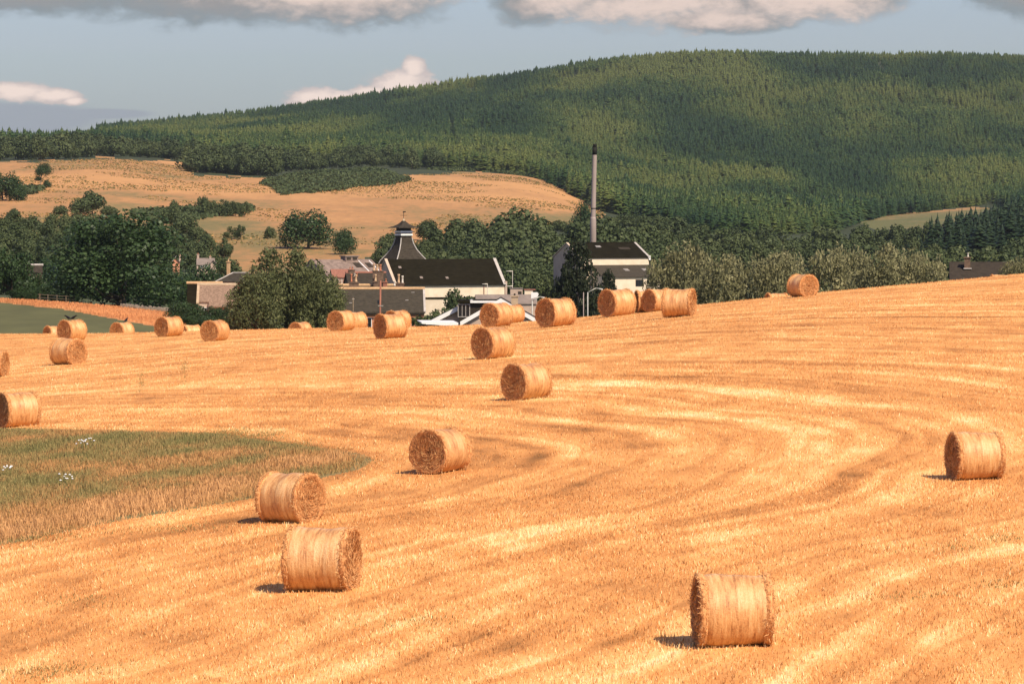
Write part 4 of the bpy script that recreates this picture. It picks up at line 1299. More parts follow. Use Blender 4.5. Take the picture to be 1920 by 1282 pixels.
def scrub():
    """dark gorse that spills down the pasture between the two halves of the field"""
    r = np.random.default_rng(55)
    poly = [(505, 338), (560, 326), (700, 318), (770, 336), (765, 342), (690, 350), (600, 360), (530, 366), (510, 352), (490, 346)]
    poly2 = [(800, 318), (900, 318), (1030, 330), (1045, 338), (960, 328), (900, 322), (850, 322)]
    poly3 = [(255, 398), (470, 388), (472, 398), (400, 408), (330, 420), (250, 412)]
    poly4 = [(40, 352), (85, 354), (60, 366), (30, 366)]
    pts = []
    D = []
    n = 60000
    px = r.uniform(0, 1060, n); d = r.uniform(1150, 2300, n)
    X = (px - 960) / F_PX * d; Z = ground(X, d)
    py = np.array([py_of(z, q) for z, q in zip(Z, d)])
    wob = (fbm(px / 16, d / 50, 44, 3) - 0.5) * 14
    k = poly_in(px, py + wob * 0.5, poly) | poly_in(px + wob, py, poly2) | poly_in(px, py, poly3) | poly_in(px, py, poly4)
    X, d, Z = X[k], d[k], Z[k]; n = len(X)
    P = []; T = []
    for j in range(9):
        rr = r.uniform(0.6, 1.6, n)
        dirs = r.normal(0, 1, (n, 3)); dirs[:, 2] = np.abs(dirs[:, 2]); dirs /= np.linalg.norm(dirs, axis=1)[:, None]
        c = np.stack([X, d, Z + 0.3], 1) + dirs * rr[:, None] * np.array([1.3, 1.3, 0.9])
        nn = dirs + r.normal(0, 0.5, (n, 3)); nn /= np.linalg.norm(nn, axis=1)[:, None]
        P.append(leaf_quads(c, nn, 0.62, r)); T.append(np.repeat(np.clip(r.normal(0.42, 0.2, n), 0, 1), 4))
    Q = np.vstack(P).reshape(-1, 3)
    o = link('gorse_scrub', np_mesh('gorse_scrub', Q, np.arange(len(Q)).reshape(-1, 4), m_broad, attrs={'tone': np.concatenate(T)}))
    tag(o, 'dark low gorse spilling over the hill pasture and along its hedgerow', 'scrub', kind='stuff')


scrub()


def far_wood():
    r = np.random.default_rng(3)
    A = np.array(MASS); me = bpy.data.meshes.new('broadleaf_wood')
    me.vertices.add(len(A)); me.vertices.foreach_set('co', A[:, :3].astype(np.float32).ravel())
    a = me.attributes.new('tree_scale', 'FLOAT_VECTOR', 'POINT'); a.data.foreach_set('vector', A[:, [3, 3, 4]].astype(np.float32).ravel())
    a = me.attributes.new('tree_turn', 'FLOAT_VECTOR', 'POINT'); a.data.foreach_set('vector', np.stack([np.zeros(len(A)), np.zeros(len(A)), r.uniform(0, 6.28, len(A))], 1).astype(np.float32).ravel())
    me.update(); o = link('broadleaf_wood', me)
    tag(o, 'far broadleaf wood lining the top edge of the hill pasture under the conifers', 'wood', kind='stuff')
    plant_mass(o, [v[2] for v in K_far.v if v[2] is not None])


far_wood()

# ------------------------------------------------------------------ buildings
m_slate = mat_noise('dark_slate', (0.010, 0.008, 0.004), (0.018, 0.015, 0.008), 0.9, 0.9, stretch=(1, 1, 4), spec=0.04)
m_kiln = mat_noise('kiln_slate', (0.036, 0.029, 0.021), (0.064, 0.052, 0.039), 1.6, 0.85, stretch=(1, 1, 3), spec=0.08)
m_tslate = mat_noise('terrace_slate', (0.038, 0.031, 0.021), (0.066, 0.054, 0.037), 2.4, 0.75, stretch=(1, 1, 3.0), spec=0.2)
m_bslate = mat_noise('brown_roof_tile', (0.036, 0.028, 0.020), (0.054, 0.042, 0.030), 2.5, 0.8, spec=0.15)
m_stone_roof = mat_noise('stone_roof_slabs', (0.17, 0.108, 0.072), (0.34, 0.22, 0.150), 5.0, 0.9, stretch=(1, 1, 2.0))
m_pale_roof = mat_noise('weathered_grey_roof', (0.16, 0.115, 0.092), (0.29, 0.21, 0.17), 1.4, 0.85)
m_grey_roof = mat_noise('grey_sheet_roof', (0.19, 0.150, 0.125), (0.27, 0.215, 0.18), 0.8, 0.7)
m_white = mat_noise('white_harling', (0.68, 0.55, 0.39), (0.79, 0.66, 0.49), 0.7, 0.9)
m_gable = mat_noise('cream_or_shaded_harling', (0.46, 0.35, 0.26), (0.56, 0.44, 0.33), 0.8, 0.9)  # gable shade painted into the white harling; also the cottage's cream wall
m_beige = mat_noise('beige_harling', (0.42, 0.31, 0.24), (0.52, 0.39, 0.30), 1.2, 0.9)
m_pink = mat_noise('pink_harling', (0.55, 0.24, 0.14), (0.66, 0.31, 0.18), 1.5, 0.9)
m_whitep = mat_noise('white_paint', (0.76, 0.74, 0.70), (0.84, 0.82, 0.78), 2.0, 0.5)
m_ochre = mat_noise('ochre_ridge_tiles', (0.46, 0.28, 0.14), (0.60, 0.38, 0.20), 3.0, 0.85)
m_lead = mat_noise('pale_lead', (0.38, 0.34, 0.30), (0.50, 0.45, 0.40), 2.0, 0.6)
m_brick = mat_noise('brown_chimney_stone', (0.10, 0.065, 0.045), (0.19, 0.12, 0.08), 4.0, 0.9)
m_redbrick = mat_noise('red_chimney_brick', (0.24, 0.10, 0.07), (0.34, 0.15, 0.10), 5.0, 0.9)
m_creamst = mat_noise('cream_chimney', (0.42, 0.30, 0.19), (0.54, 0.40, 0.26), 3.0, 0.9)
m_pot_y = mat_noise('buff_clay_pot', (0.50, 0.32, 0.18), (0.64, 0.44, 0.26), 4.0, 0.7)
m_pot_r = mat_noise('red_clay_pot', (0.44, 0.16, 0.08), (0.56, 0.22, 0.12), 4.0, 0.7)
m_pot_w = mat_noise('white_pot', (0.62, 0.56, 0.46), (0.72, 0.66, 0.56), 4.0, 0.7)
m_glass = new_mat('window_glass')[0]; m_glass.node_tree.nodes['Principled BSDF'].inputs['Base Color'].default_value = (0.015, 0.018, 0.02, 1); m_glass.node_tree.nodes['Principled BSDF'].inputs['Roughness'].default_value = 0.12
m_skyl = mat_noise('rooflight_glass', (0.22, 0.20, 0.18), (0.30, 0.27, 0.24), 2.0, 0.35)
m_black = mat_noise('soot_black', (0.008, 0.008, 0.006), (0.015, 0.014, 0.010), 2.0, 0.8)
m_stack = mat_noise('grey_chimney_steel', (0.30, 0.235, 0.205), (0.36, 0.285, 0.25), 0.4, 0.6, stretch=(1, 1, 0.3))
m_redwall = mat_noise('red_painted_wall', (0.30, 0.055, 0.045), (0.40, 0.085, 0.065), 2.0, 0.8)
m_pole = mat_noise('red_brown_pole', (0.26, 0.10, 0.065), (0.36, 0.15, 0.095), 3.0, 0.85, stretch=(3, 3, 0.4))
m_wood = mat_noise('weathered_wood', (0.13, 0.095, 0.06), (0.22, 0.165, 0.11), 3.0, 0.9)
m_galv = mat_noise('galvanised_steel', (0.40, 0.38, 0.33), (0.52, 0.50, 0.44), 3.0, 0.5)
m_gold = mat_noise('gilded_finial', (0.46, 0.36, 0.22), (0.58, 0.46, 0.28), 3.0, 0.5)


class Site:
    """a spot in the valley: metres per photo pixel at its depth, and heights above its ground"""
    def __init__(s, px, d, yaw=0.0):
        s.px, s.d = px, d; s.m = d / F_PX; s.loc = plant(px, d); s.yaw = math.radians(yaw)

    def h(s, py): return at(s.px, py, s.d).z - s.loc.z

    def x(s, px): return (px - s.px) * s.m

    def root(s, name, label, cat, group=None):
        return tag(empty(name, s.loc, s.yaw), label, cat, group)


def walls(parent, L, D, he, hr, mat, name='wall', base=-1.5):
    mb = MB()
    mb.extrude_x([(-D / 2, base), (-D / 2, he), (0, hr), (D / 2, he), (D / 2, base)], -L / 2, L / 2)
    return mb.build(name, mat, parent)


def roof(parent, L, D, he, hr, mat, oh=0.25, ox=0.15, th=0.16, name='roof'):
    k = (hr - he) / (D / 2)
    a = (-D / 2 - oh, he - oh * k + 0.04); b = (0, hr + 0.04); c = (D / 2 + oh, he - oh * k + 0.04)
    prof = [a, (a[0], a[1] + th), (0, b[1] + th), (c[0], c[1] + th), c, (0, b[1])]
    return MB().extrude_x(prof, -L / 2 - ox, L / 2 + ox).build(name, mat, parent)


def verge(parent, L, D, he, hr, mat, side, wd=0.30, up=0.27, name='verge'):
    """raised coping along a gable end"""
    k = (hr - he) / (D / 2); x0 = side * (L / 2 + 0.17); x1 = side * (L / 2 - wd)
    a = (-D / 2 - 0.28, he - 0.28 * k + 0.05); c = (D / 2 + 0.28, he - 0.28 * k + 0.05); b = (0, hr + 0.05)
    prof = [a, (a[0], a[1] + up), (0, b[1] + up), (c[0], c[1] + up), c, (0, b[1])]
    return MB().extrude_x(prof, min(x0, x1), max(x0, x1)).build(name, mat, parent)


def ridge_tiles(parent, L, hr, mat, w=0.22, z=0.2, name='ridge_tiles'):
    return MB().extrude_x([(-w, hr + z - 0.13), (-w, hr + z), (0, hr + z + 0.12), (w, hr + z), (w, hr + z - 0.13)], -L / 2 - 0.17, L / 2 + 0.17).build(name, mat, parent)


def window(parent, x, z, w, h, y, frame=None, face=-1, panes=2):
    fr = MB(); t = 0.06
    fr.box(x - w / 2 - t, x + w / 2 + t, y - 0.05, y + 0.03, z - h / 2 - t, z - h / 2); fr.box(x - w / 2 - t, x + w / 2 + t, y - 0.05, y + 0.03, z + h / 2, z + h / 2 + t)
    fr.box(x - w / 2 - t, x - w / 2, y - 0.05, y + 0.03, z - h / 2, z + h / 2); fr.box(x + w / 2, x + w / 2 + t, y - 0.05, y + 0.03, z - h / 2, z + h / 2)
    for k in range(1, panes): fr.box(x - w / 2 + w * k / panes - 0.02, x - w / 2 + w * k / panes + 0.02, y - 0.048, y + 0.028, z - h / 2, z + h / 2)
    f = fr.build('window', frame or m_whitep, parent)
    MB().box(x - w / 2, x + w / 2, y - 0.02, y + 0.02, z - h / 2, z + h / 2).build('pane', m_glass, f)
    return f


def rooflight(parent, x, t, w, l, D, he, hr, mat=None):
    """rooflight on the front slope; t is 0 at the eave, 1 at the ridge"""
    k = (hr - he) / (D / 2)
    y0 = -D / 2 + t * D / 2; z0 = he + (y0 + D / 2) * k + 0.2; y1 = y0 + l * math.cos(math.atan(k)); z1 = z0 + l * math.sin(math.atan(k))
    n = Vector((0, -k, 1)).normalized() * 0.07
    vs = [(x - w / 2, y0, z0), (x + w / 2, y0, z0), (x + w / 2, y1, z1), (x - w / 2, y1, z1)]
    vs += [tuple(Vector(v) + n) for v in vs]
    return MB().hull(vs, [(3, 2, 1, 0), (4, 5, 6, 7), (0, 1, 5, 4), (1, 2, 6, 5), (2, 3, 7, 6), (3, 0, 4, 7)]).build('rooflight', mat or m_skyl, parent)


def chimney(parent, x, y, z0, z1, w, dp, mat, pots, cap=True):
    mb = MB(); mb.box(x - w / 2, x + w / 2, y - dp / 2, y + dp / 2, z0, z1)
    if cap: mb.box(x - w / 2 - 0.07, x + w / 2 + 0.07, y - dp / 2 - 0.07, y + dp / 2 + 0.07, z1, z1 + 0.12)
    st = mb.build('chimney', mat, parent)
    zt = z1 + (0.12 if cap else 0)
    for (dx, h, r, m) in pots:
        MB().lathe([(r * 0.95, zt), (r, zt + h * 0.1), (r * 0.72, zt + h * 0.25), (r * 0.70, zt + h * 0.82), (r * 0.92, zt + h * 0.86), (r * 0.9, zt + h)], 10, x + dx, y).build('chimney_pot', m, st, True)
    return st


def pipe(parent, x, y, z0, z1, mat, name='downpipe', r=0.07):
    return MB().tube((x, y, z0), (x, y, z1), r, seg=6).build(name, mat, parent)


# --- long white barn of the distillery
s = Site(826, 700, 25)
t = s.root('distillery_barn', 'long white distillery barn with a steep near-black roof under the pagoda', 'barn')
L, D = 21.6, 8.6; he, hr = s.h(532.5), s.h(487.5)
walls(t, L, D, he, hr, m_white)
MB().extrude_x([(-D / 2, -1.0), (-D / 2, he), (0, hr), (D / 2, he), (D / 2, -1.0)], -L / 2 - 0.03, -L / 2 - 0.004).build('gable', m_gable, t)  # thin sheet over the white end wall, gable shade in its colour
roof(t, L - 0.5, D, he, hr, m_slate)
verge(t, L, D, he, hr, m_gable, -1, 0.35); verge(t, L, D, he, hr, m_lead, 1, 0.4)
for x in (-9.0, 6.6): pipe(t, x, -D / 2 - 0.08, 0, he, m_redbrick)
MB().box(-L / 2 + 2.6, L / 2 - 5.5, -D / 2 - 0.9, -D / 2 - 0.02, s.h(559), s.h(556)).build('ledge', m_slate, t)
MB().box(-L / 2, L / 2, -D / 2 - 0.34, -D / 2 - 0.16, he - 0.22, he - 0.06).build('gutter', m_black, t)
for x, q in ((-5.2, .2), (-0.2, .18), (-8.6, 0.62)): rooflight(t, x, q, 0.55, 0.5, D, he, hr, m_grey_roof)
MB().box(L / 2 - 0.06, L / 2 + 0.34, -D / 2 - 0.22, -D / 2 + 0.2, -1, he + 0.5).build('corner_pier', m_beige, t)

# --- the pagoda-roofed kiln behind it
s = Site(757, 714, 30)
t = s.root('pagoda_kiln', 'slate pagoda kiln with flared roof, white bands and weathervane behind the barn', 'kiln')
MB().box(-3.0, 3.0, -3.0, 3.0, -1, s.h(492)).build('wall', m_beige, t)
prof = [(3.35, 494), (3.15, 489), (2.45, 479), (1.75, 468), (1.28, 456), (1.10, 446), (1.02, 436), (0.98, 426)]
mb = MB()
for (a, ya), (b, yb) in zip(prof[:-1], prof[1:]):
    za, zb = s.h(ya), s.h(yb)
    for q in range(4):
        c0, s0 = [(1, -1), (1, 1), (-1, 1), (-1, -1)][q], [(1, 1), (-1, 1), (-1, -1), (1, -1)][q]
        mb.poly([(c0[0] * a, c0[1] * a, za), (s0[0] * a, s0[1] * a, za), (s0[0] * b, s0[1] * b, zb), (c0[0] * b, c0[1] * b, zb)])
mb.build('pagoda_roof', m_kiln, t)
for sx, sy in ((-1, -1), (1, -1), (-1, 1), (1, 1)):
    mb = MB()
    for (a, ya), (b, yb) in zip(prof[:5], prof[1:6]):
        mb.tube((sx * (a + .03), sy * (a + .03), s.h(ya)), (sx * (b + .03), sy * (b + .03), s.h(yb)), 0.11, seg=6)
    mb.build('hip_flashing', m_lead, t)
for y0, y1 in ((436.2, 433.0), (441.6, 438.4)):
    MB().box(-1.22, 1.22, -1.22, 1.22, s.h(y0), s.h(y1)).build('white_band', m_whitep, t)
mb = MB()
for y0, y1 in ((443.6, 441.8), (438.2, 436.4), (432.8, 431.4)): mb.box(-1.15, 1.15, -1.15, 1.15, s.h(y0), s.h(y1))
mb.build('dark_band', m_black, t)
MB().box(-0.93, 0.93, -0.93, 0.93, s.h(432), s.h(426)).build('louvre', m_black, t)
mb = MB(); cp = [(2.15, 427.4), (2.12, 426.6), (1.35, 424.0), (0.8, 420.5), (0.42, 416.5), (0.25, 414)]
for (a, ya), (b, yb) in zip(cp[:-1], cp[1:]):
    for q in range(4):
        c0, s0 = [(1, -1), (1, 1), (-1, 1), (-1, -1)][q], [(1, 1), (-1, 1), (-1, -1), (1, -1)][q]
        mb.poly([(c0[0] * a, c0[1] * a, s.h(ya)), (s0[0] * a, s0[1] * a, s.h(ya)), (s0[0] * b, s0[1] * b, s.h(yb)), (c0[0] * b, c0[1] * b, s.h(yb))])
mb.poly([(-2.15, -2.15, s.h(427.4)), (-2.15, 2.15, s.h(427.4)), (2.15, 2.15, s.h(427.4)), (2.15, -2.15, s.h(427.4))])
mb.build('cap_roof', m_kiln, t)
MB().lathe([(0.28, s.h(420)), (0.36, s.h(417)), (0.22, s.h(413.5)), (0.05, s.h(409.5))], 10).build('finial', m_gold, t, True)
mb = MB(); mb.tube((0, 0, s.h(412)), (0, 0, s.h(396)), 0.045, seg=6); mb.tube((-0.7, 0, s.h(404)), (0.7, 0, s.h(404)), 0.03, seg=5); mb.tube((0, -0.7, s.h(404)), (0, 0.7, s.h(404)), 0.03, seg=5)
mb.hull([(-0.25, -0.02, s.h(399)), (0.45, -0.02, s.h(398.2)), (0.45, -0.02, s.h(396.2)), (-0.1, -0.02, s.h(396.6)), (-0.25, 0.02, s.h(399)), (0.45, 0.02, s.h(398.2)), (0.45, 0.02, s.h(396.2)), (-0.1, 0.02, s.h(396.6))],
        [(0, 1, 2, 3), (7, 6, 5, 4), (0, 4, 5, 1), (1, 5, 6, 2), (2, 6, 7, 3), (3, 7, 4, 0)])
mb.build('weathervane', m_black, t)

# --- still house
s = Site(1127, 752, 27)
t = s.root('still_house', 'tall white still house with dark roof and lean-to at the foot of the chimney', 'building')
L, D = 15.0, 11.0; he, hr = s.h(482.5), s.h(457)
walls(t, L, D, he, hr, m_white)
MB().extrude_x([(-D / 2, -1.0), (-D / 2, he), (0, hr), (D / 2, he), (D / 2, -1.0)], -L / 2 - 0.03, -L / 2 - 0.004).build('gable', m_gable, t)  # darker sheet on the left end, its shade painted in
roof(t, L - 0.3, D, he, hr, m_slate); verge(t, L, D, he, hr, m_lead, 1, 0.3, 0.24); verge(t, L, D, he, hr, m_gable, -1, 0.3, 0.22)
ridge_tiles(t, L - 1, hr, m_slate)
MB().box(-L / 2 - 0.09, -L / 2 - 0.035, 0.6, 1.7, s.h(526), s.h(494)).build('slit_window', m_glass, t)
rooflight(t, -1.5, 0.66, 1.1, 0.7, D, he, hr); rooflight(t, 3.8, 0.5, 2.4, 0.9, D, he, hr, m_bslate)
MB().box(L / 2 - 0.1, L / 2 + 0.25, -D / 2 - 0.25, -D / 2 + 0.2, he - 0.5, he + 0.35).build('skew_putt', m_whitep, t)
# its lean-to
y1 = -D / 2 - 0.02; y0 = y1 - 4.4; za, zb = s.h(518), s.h(498)
mb = MB(); mb.hull([(-L / 2 + 2.5, y0, -1), (L / 2 + 0.2, y0, -1), (L / 2 + 0.2, y1, -1), (-L / 2 + 2.5, y1, -1), (-L / 2 + 2.5, y0, za), (L / 2 + 0.2, y0, za), (L / 2 + 0.2, y1, zb), (-L / 2 + 2.5, y1, zb)],
                   [(3, 2, 1, 0), (4, 5, 6, 7), (0, 1, 5, 4), (1, 2, 6, 5), (2, 3, 7, 6), (3, 0, 4, 7)])
mb.build('lean_to_wall', m_white, t)
k = (zb - za) / (y1 - y0)
mb = MB(); mb.hull([(-L / 2 + 2.3, y0 - 0.3, za - 0.3 * k + 0.03), (L / 2 + 0.45, y0 - 0.3, za - 0.3 * k + 0.03), (L / 2 + 0.45, y1, zb + 0.03), (-L / 2 + 2.3, y1, zb + 0.03),
                    (-L / 2 + 2.3, y0 - 0.3, za - 0.3 * k + 0.2), (L / 2 + 0.45, y0 - 0.3, za - 0.3 * k + 0.2), (L / 2 + 0.45, y1, zb + 0.2), (-L / 2 + 2.3, y1, zb + 0.2)],
                   [(3, 2, 1, 0), (4, 5, 6, 7), (0, 1, 5, 4), (1, 2, 6, 5), (2, 3, 7, 6), (3, 0, 4, 7)])
mb.build('lean_to_roof', m_tslate, t)
for x in (1.0, 5.0):
    mb = MB(); yy = y0 + 2.0; zz = za + 2.0 * k + 0.21
    mb.hull([(x, yy, zz), (x + 1.0, yy, zz), (x + 0.9, yy + 0.8, zz + 0.8 * k), (x - .1, yy + 0.8, zz + 0.8 * k), (x, yy, zz + .06), (x + 1.0, yy, zz + .06), (x + .9, yy + 0.8, zz + 0.8 * k + .06), (x - .1, yy + 0.8, zz + 0.8 * k + .06)],
            [(3, 2, 1, 0), (4, 5, 6, 7), (0, 1, 5, 4), (1, 2, 6, 5), (2, 3, 7, 6), (3, 0, 4, 7)])
    mb.build('rooflight', m_skyl, t)
for x in (3.0, 5.9): window(t, x, za - 1.15, 1.6, 1.2, y0, m_bslate, panes=3)

# --- tall chimney
s = Site(1112, 805, 0)
t = s.root('tall_chimney', 'tall thin grey steel chimney with black top rising behind the still house', 'chimney')
dx = 3 * s.m
MB().lathe([(0.66, -1), (0.63, s.h(412)), (0.60, s.h(410)), (0.55, s.h(407))], 20).build('lower_shaft', m_stack, t, True)
mb = MB(); zs = [s.h(408), s.h(350), s.h(290)]
for a, b, ra, rb in ((zs[0], zs[1], 0.52, 0.49), (zs[1], zs[2], 0.49, 0.47)):
    mb.tube((dx * (a - zs[0]) / (zs[2] - zs[0]) * 0.9, 0, a), (dx * (b - zs[0]) / (zs[2] - zs[0]) * 0.9, 0, b), ra, rb, 20, caps=False)
mb.build('upper_shaft', m_stack, t, True)
mb = MB(); mb.tube((dx * 0.9, 0, s.h(290.3)), (dx, 0, s.h(276)), 0.50, 0.49, 20); mb.tube((dx, 0, s.h(276.2)), (dx, 0, s.h(270)), 0.40, 0.40, 16); mb.build('black_top', m_black, t, True)
MB().tube((dx * 0.12, 0, s.h(391.7)), (dx * 0.12, 0, s.h(390)), 0.56, seg=20).build('collar', m_black, t, True)

# --- slate-roofed terrace in front of the distillery
s = Site(713, 430, 3)
t = s.root('slate_terrace', 'low terrace with broad grey slate roof, ochre ridge and pink wall behind the bales', 'house')
L, D = 9.55, 6.4; he, hr = s.h(583), s.h(543.5)
walls(t, L, D, he, hr, m_pink); roof(t, L, D, he, hr, m_tslate, 0.3, 0.1); ridge_tiles(t, L, hr, m_ochre)
verge(t, L, D, he, hr, m_lead, 1, 0.06, 0.2); verge(t, L, D, he, hr, m_lead, -1, 0.06, 0.2)
MB().box(-L / 2, L / 2, -D / 2 - 0.45, -D / 2 - 0.32, he - 0.32, he - 0.2).build('gutter', m_black, t)
for x in (-1.5, 1.0, -3.6): window(t, x, he - 1.25, 0.9, 1.1, -D / 2)
rooflight(t, s.x(711), 0.28, 0.42, 0.55, D, he, hr, m_glass)
for x, q in ((3.6, 0.78), (-3.3, 0.3), (2.9, 0.42)): rooflight(t, x, q, 0.34, 0.06, D, he, hr, m_lead)
chimney(t, s.x(664), 0.9, hr - 0.5, s.h(531), 1.05, 0.6, m_brick, [(-0.28, 0.9, 0.12, m_pot_r), (0.22, 0.82, 0.15, m_pot_y)])
chimney(t, s.x(750), 0.8, hr - 0.5, s.h(533), 0.95, 0.6, m_brick, [(-0.12, 0.98, 0.16, m_pot_y), (0.30, 0.8, 0.14, m_pot_w)])
pp = chimney(t, s.x(740), 0.3, hr - 0.4, s.h(536), 0.3, 0.3, m_brick, [(0, 0.5, 0.14, m_pot_w)], cap=False)
# --- the row behind it
s = Site(690, 452, 3)
t = s.root('rear_terrace', 'taller row behind the slate terrace with a massive stack of clay chimney pots', 'house')
L, D = 7.0, 6.5; he, hr = s.h(572), s.h(537)
walls(t, L, D, he, hr, m_beige); roof(t, L, D, he, hr, m_tslate, 0.2, 0.1); ridge_tiles(t, L, hr, m_ochre)
chimney(t, s.x(709), 0.0, hr - 0.6, s.h(509.5), 1.25, 0.8, m_brick, [(-0.48, 0.8, 0.15, m_pot_y), (-0.12, 0.75, 0.15, m_pot_y), (0.28, 0.72, 0.15, m_pot_r)])
chimney(t, s.x(704), -0.9, hr - 0.3, s.h(529), 0.5, 0.4, m_brick, [(0, 0.8, 0.15, m_pot_y)])
chimney(t, s.x(722), -0.3, hr - 0.3, s.h(530), 0.5, 0.4, m_redbrick, [(0.1, 0.35, 0.1, m_pot_r)])
chimney(t, s.x(667), 0.3, hr - 0.6, s.h(520), 0.5, 0.6, m_brick, [(-0.1, 0.35, 0.1, m_pot_w), (0.15, 0.38, 0.1, m_pot_r)])
# --- dark cottage between it and the pale works roof
s = Site(686, 540, 12)
t = s.root('brown_cottage', 'brown roofed cottage squeezed between the clay pots and the pale works roof', 'house')
L, D = 5.4, 6.0; he, hr = s.h(545), s.h(513)
walls(t, L, D, he, hr, m_brick); roof(t, L, D, he, hr, m_bslate); ridge_tiles(t, L, hr, m_redbrick)
chimney(t, -2.0, 0, hr - 0.5, s.h(507), 0.8, 0.6, m_brick, [(-0.2, 0.4, 0.11, m_pot_r), (0.15, 0.4, 0.11, m_pot_r)])

# --- pale grey roofed works
s = Site(640, 628, 33)
t = s.root('pale_works_building', 'long weathered works building with pale pinkish grey roof and roof lantern', 'building')
L, D = 11.0, 9.4; he, hr = s.h(516), s.h(488.5)
walls(t, L, D, he, hr, m_beige); roof(t, L, D, he, hr, m_pale_roof, 0.2, 0.12)
verge(t, L, D, he, hr, m_pale_roof, -1, 0.25, 0.26)
mb = MB(); lx = s.x(655) / math.cos(s.yaw); mb.box(lx - 1.2, lx + 1.2, -0.8, 0.8, hr - 0.2, hr + 0.62); ln = mb.build('roof_lantern', m_pale_roof, t)
MB().box(lx - 1.35, lx + 1.35, -0.95, 0.95, hr + 0.625, hr + 0.78).build('lantern_roof', m_grey_roof, ln)
for q in (-0.6, 0.55): MB().box(lx + q - 0.4, lx + q + 0.4, -0.84, -0.805, hr + 0.12, hr + 0.5).build('pane', m_bslate, ln)
rooflight(t, 2.0, 0.45, 1.2, 1.6, D, he, hr, m_bslate); rooflight(t, 4.1, 0.45, 0.9, 1.5, D, he, hr, m_bslate)
for x in (2.9, 4.9): rooflight(t, x, 0.1, 0.16, 4.2, D, he, hr, m_whitep)
s = Site(642, 560, 10)
t = s.root('boarded_shed', 'small boarded shed under the pale works roof beside the willow', 'shed')
walls(t, 3.2, 3.5, s.h(520), s.h(507), m_beige); roof(t, 3.2, 3.5, s.h(520), s.h(507), m_redbrick, 0.15, 0.1)
mb = MB()
for k in range(7): mb.box(-1.5 + k * 0.46, -1.42 + k * 0.46, -1.80, -1.76, 0, s.h(521))
mb.build('board_strips', m_redbrick, t)

# --- bungalow with white bargeboards at the edge of the field
s = Site(932, 331, 0)
t = s.root('bungalow', 'bungalow with white-edged gable, dark roof and box dormer just beyond the field', 'house')


def gable_y(x0, half, ya, yb, he, hr, wall, roofm, parent, base=-1.5, oh=0.35, barge=True):
    """a gabled block whose ridge runs away from the viewer"""
    mb = MB(); vs = [(x0 - half, ya, base), (x0 + half, ya, base), (x0 + half, ya, he), (x0, ya, hr), (x0 - half, ya, he)]
    vs += [(a, yb, c) for a, _, c in vs]
    mb.hull(vs, [(0, 1, 2, 3, 4), (9, 8, 7, 6, 5), (0, 5, 6, 1), (1, 6, 7, 2), (2, 7, 8, 3), (3, 8, 9, 4), (4, 9, 5, 0)]); mb.build('wall', wall, parent)
    k = (hr - he) / half; e = half + oh; th = 0.14
    pr = [(x0 - e, he - oh * k + .03), (x0, hr + .03), (x0 + e, he - oh * k + .03), (x0 + e, he - oh * k + .03 + th), (x0, hr + .03 + th), (x0 - e, he - oh * k + .03 + th)]
    vs = [(a, ya - 0.30, z) for a, z in pr] + [(a, yb + 0.2, z) for a, z in pr]
    n = 6; mb = MB(); mb.hull(vs, [tuple(range(n)), tuple(range(2 * n - 1, n - 1, -1))] + [(i, n + i, n + (i + 1) % n, (i + 1) % n) for i in range(n)]); mb.build('roof', roofm, parent)
    if barge:
        q = 0.10; wv = 0.26
        pr = [(x0 - e - .03, he - oh * k - wv + q), (x0, hr - wv + q + 0.02), (x0 + e + .03, he - oh * k - wv + q), (x0 + e + .03, he - oh * k + q + .12), (x0, hr + q + .14), (x0 - e - .03, he - oh * k + q + .12)]
        vs = [(a, ya - 0.38, z) for a, z in pr] + [(a, ya - 0.304, z) for a, z in pr]
        mb = MB(); mb.hull(vs, [tuple(range(n)), tuple(range(2 * n - 1, n - 1, -1))] + [(i, n + i, n + (i + 1) % n, (i + 1) % n) for i in range(n)]); mb.build('bargeboard', m_whitep, parent)


gable_y(s.x(939), 3.05, -1.5, 7.0, s.h(602), s.h(563.5), m_beige, m_bslate, t)
gable_y(s.x(884), 3.5, 0.6, 7.5, s.h(606), s.h(566.5), m_beige, m_bslate, t)
mb = MB(); mb.box(s.x(861), s.x(929), -0.45, 4.0, s.h(602), s.h(568)); dm = mb.build('dormer', m_bslate, t)
MB().box(s.x(858), s.x(934), -0.7, 4.2, s.h(567.7), s.h(563)).build('dormer_roof', m_slate, dm)
MB().box(s.x(882), s.x(933), -0.78, -0.705, s.h(567.5), s.h(563.2)).build('fascia', m_whitep, dm)
window(t, s.x(870), s.h(582), 0.92, 1.0, -0.46, m_lead, panes=3)
window(t, s.x(938), s.h(612), 1.4, 0.8, -1.5)
chimney(t, s.x(965), 3.2, s.h(590), s.h(558), 0.58, 0.6, m_creamst, [(0, 0.16, 0.1, m_black)])
# flat-roofed garage
s = Site(824, 318, 6)
t = s.root('flat_roofed_garage', 'low garage with a flat white roof edge left of the bungalow', 'garage')
MB().box(-1.35, 1.4, -0.2, 4.0, -1.0, s.h(611)).build('wall', m_bslate, t)
MB().hull([(-1.5, -0.5, s.h(606.5)), (1.5, -0.5, s.h(612)), (1.5, 4.2, s.h(608)), (-1.5, 4.2, s.h(604.0)), (-1.5, -0.5, s.h(603.6)), (1.5, -0.5, s.h(604.8)), (1.5, 4.2, s.h(603.4)), (-1.5, 4.2, s.h(602.6))],
          [(3, 2, 1, 0), (4, 5, 6, 7), (0, 1, 5, 4), (1, 2, 6, 5), (2, 3, 7, 6), (3, 0, 4, 7)]).build('flat_roof', m_whitep, t)

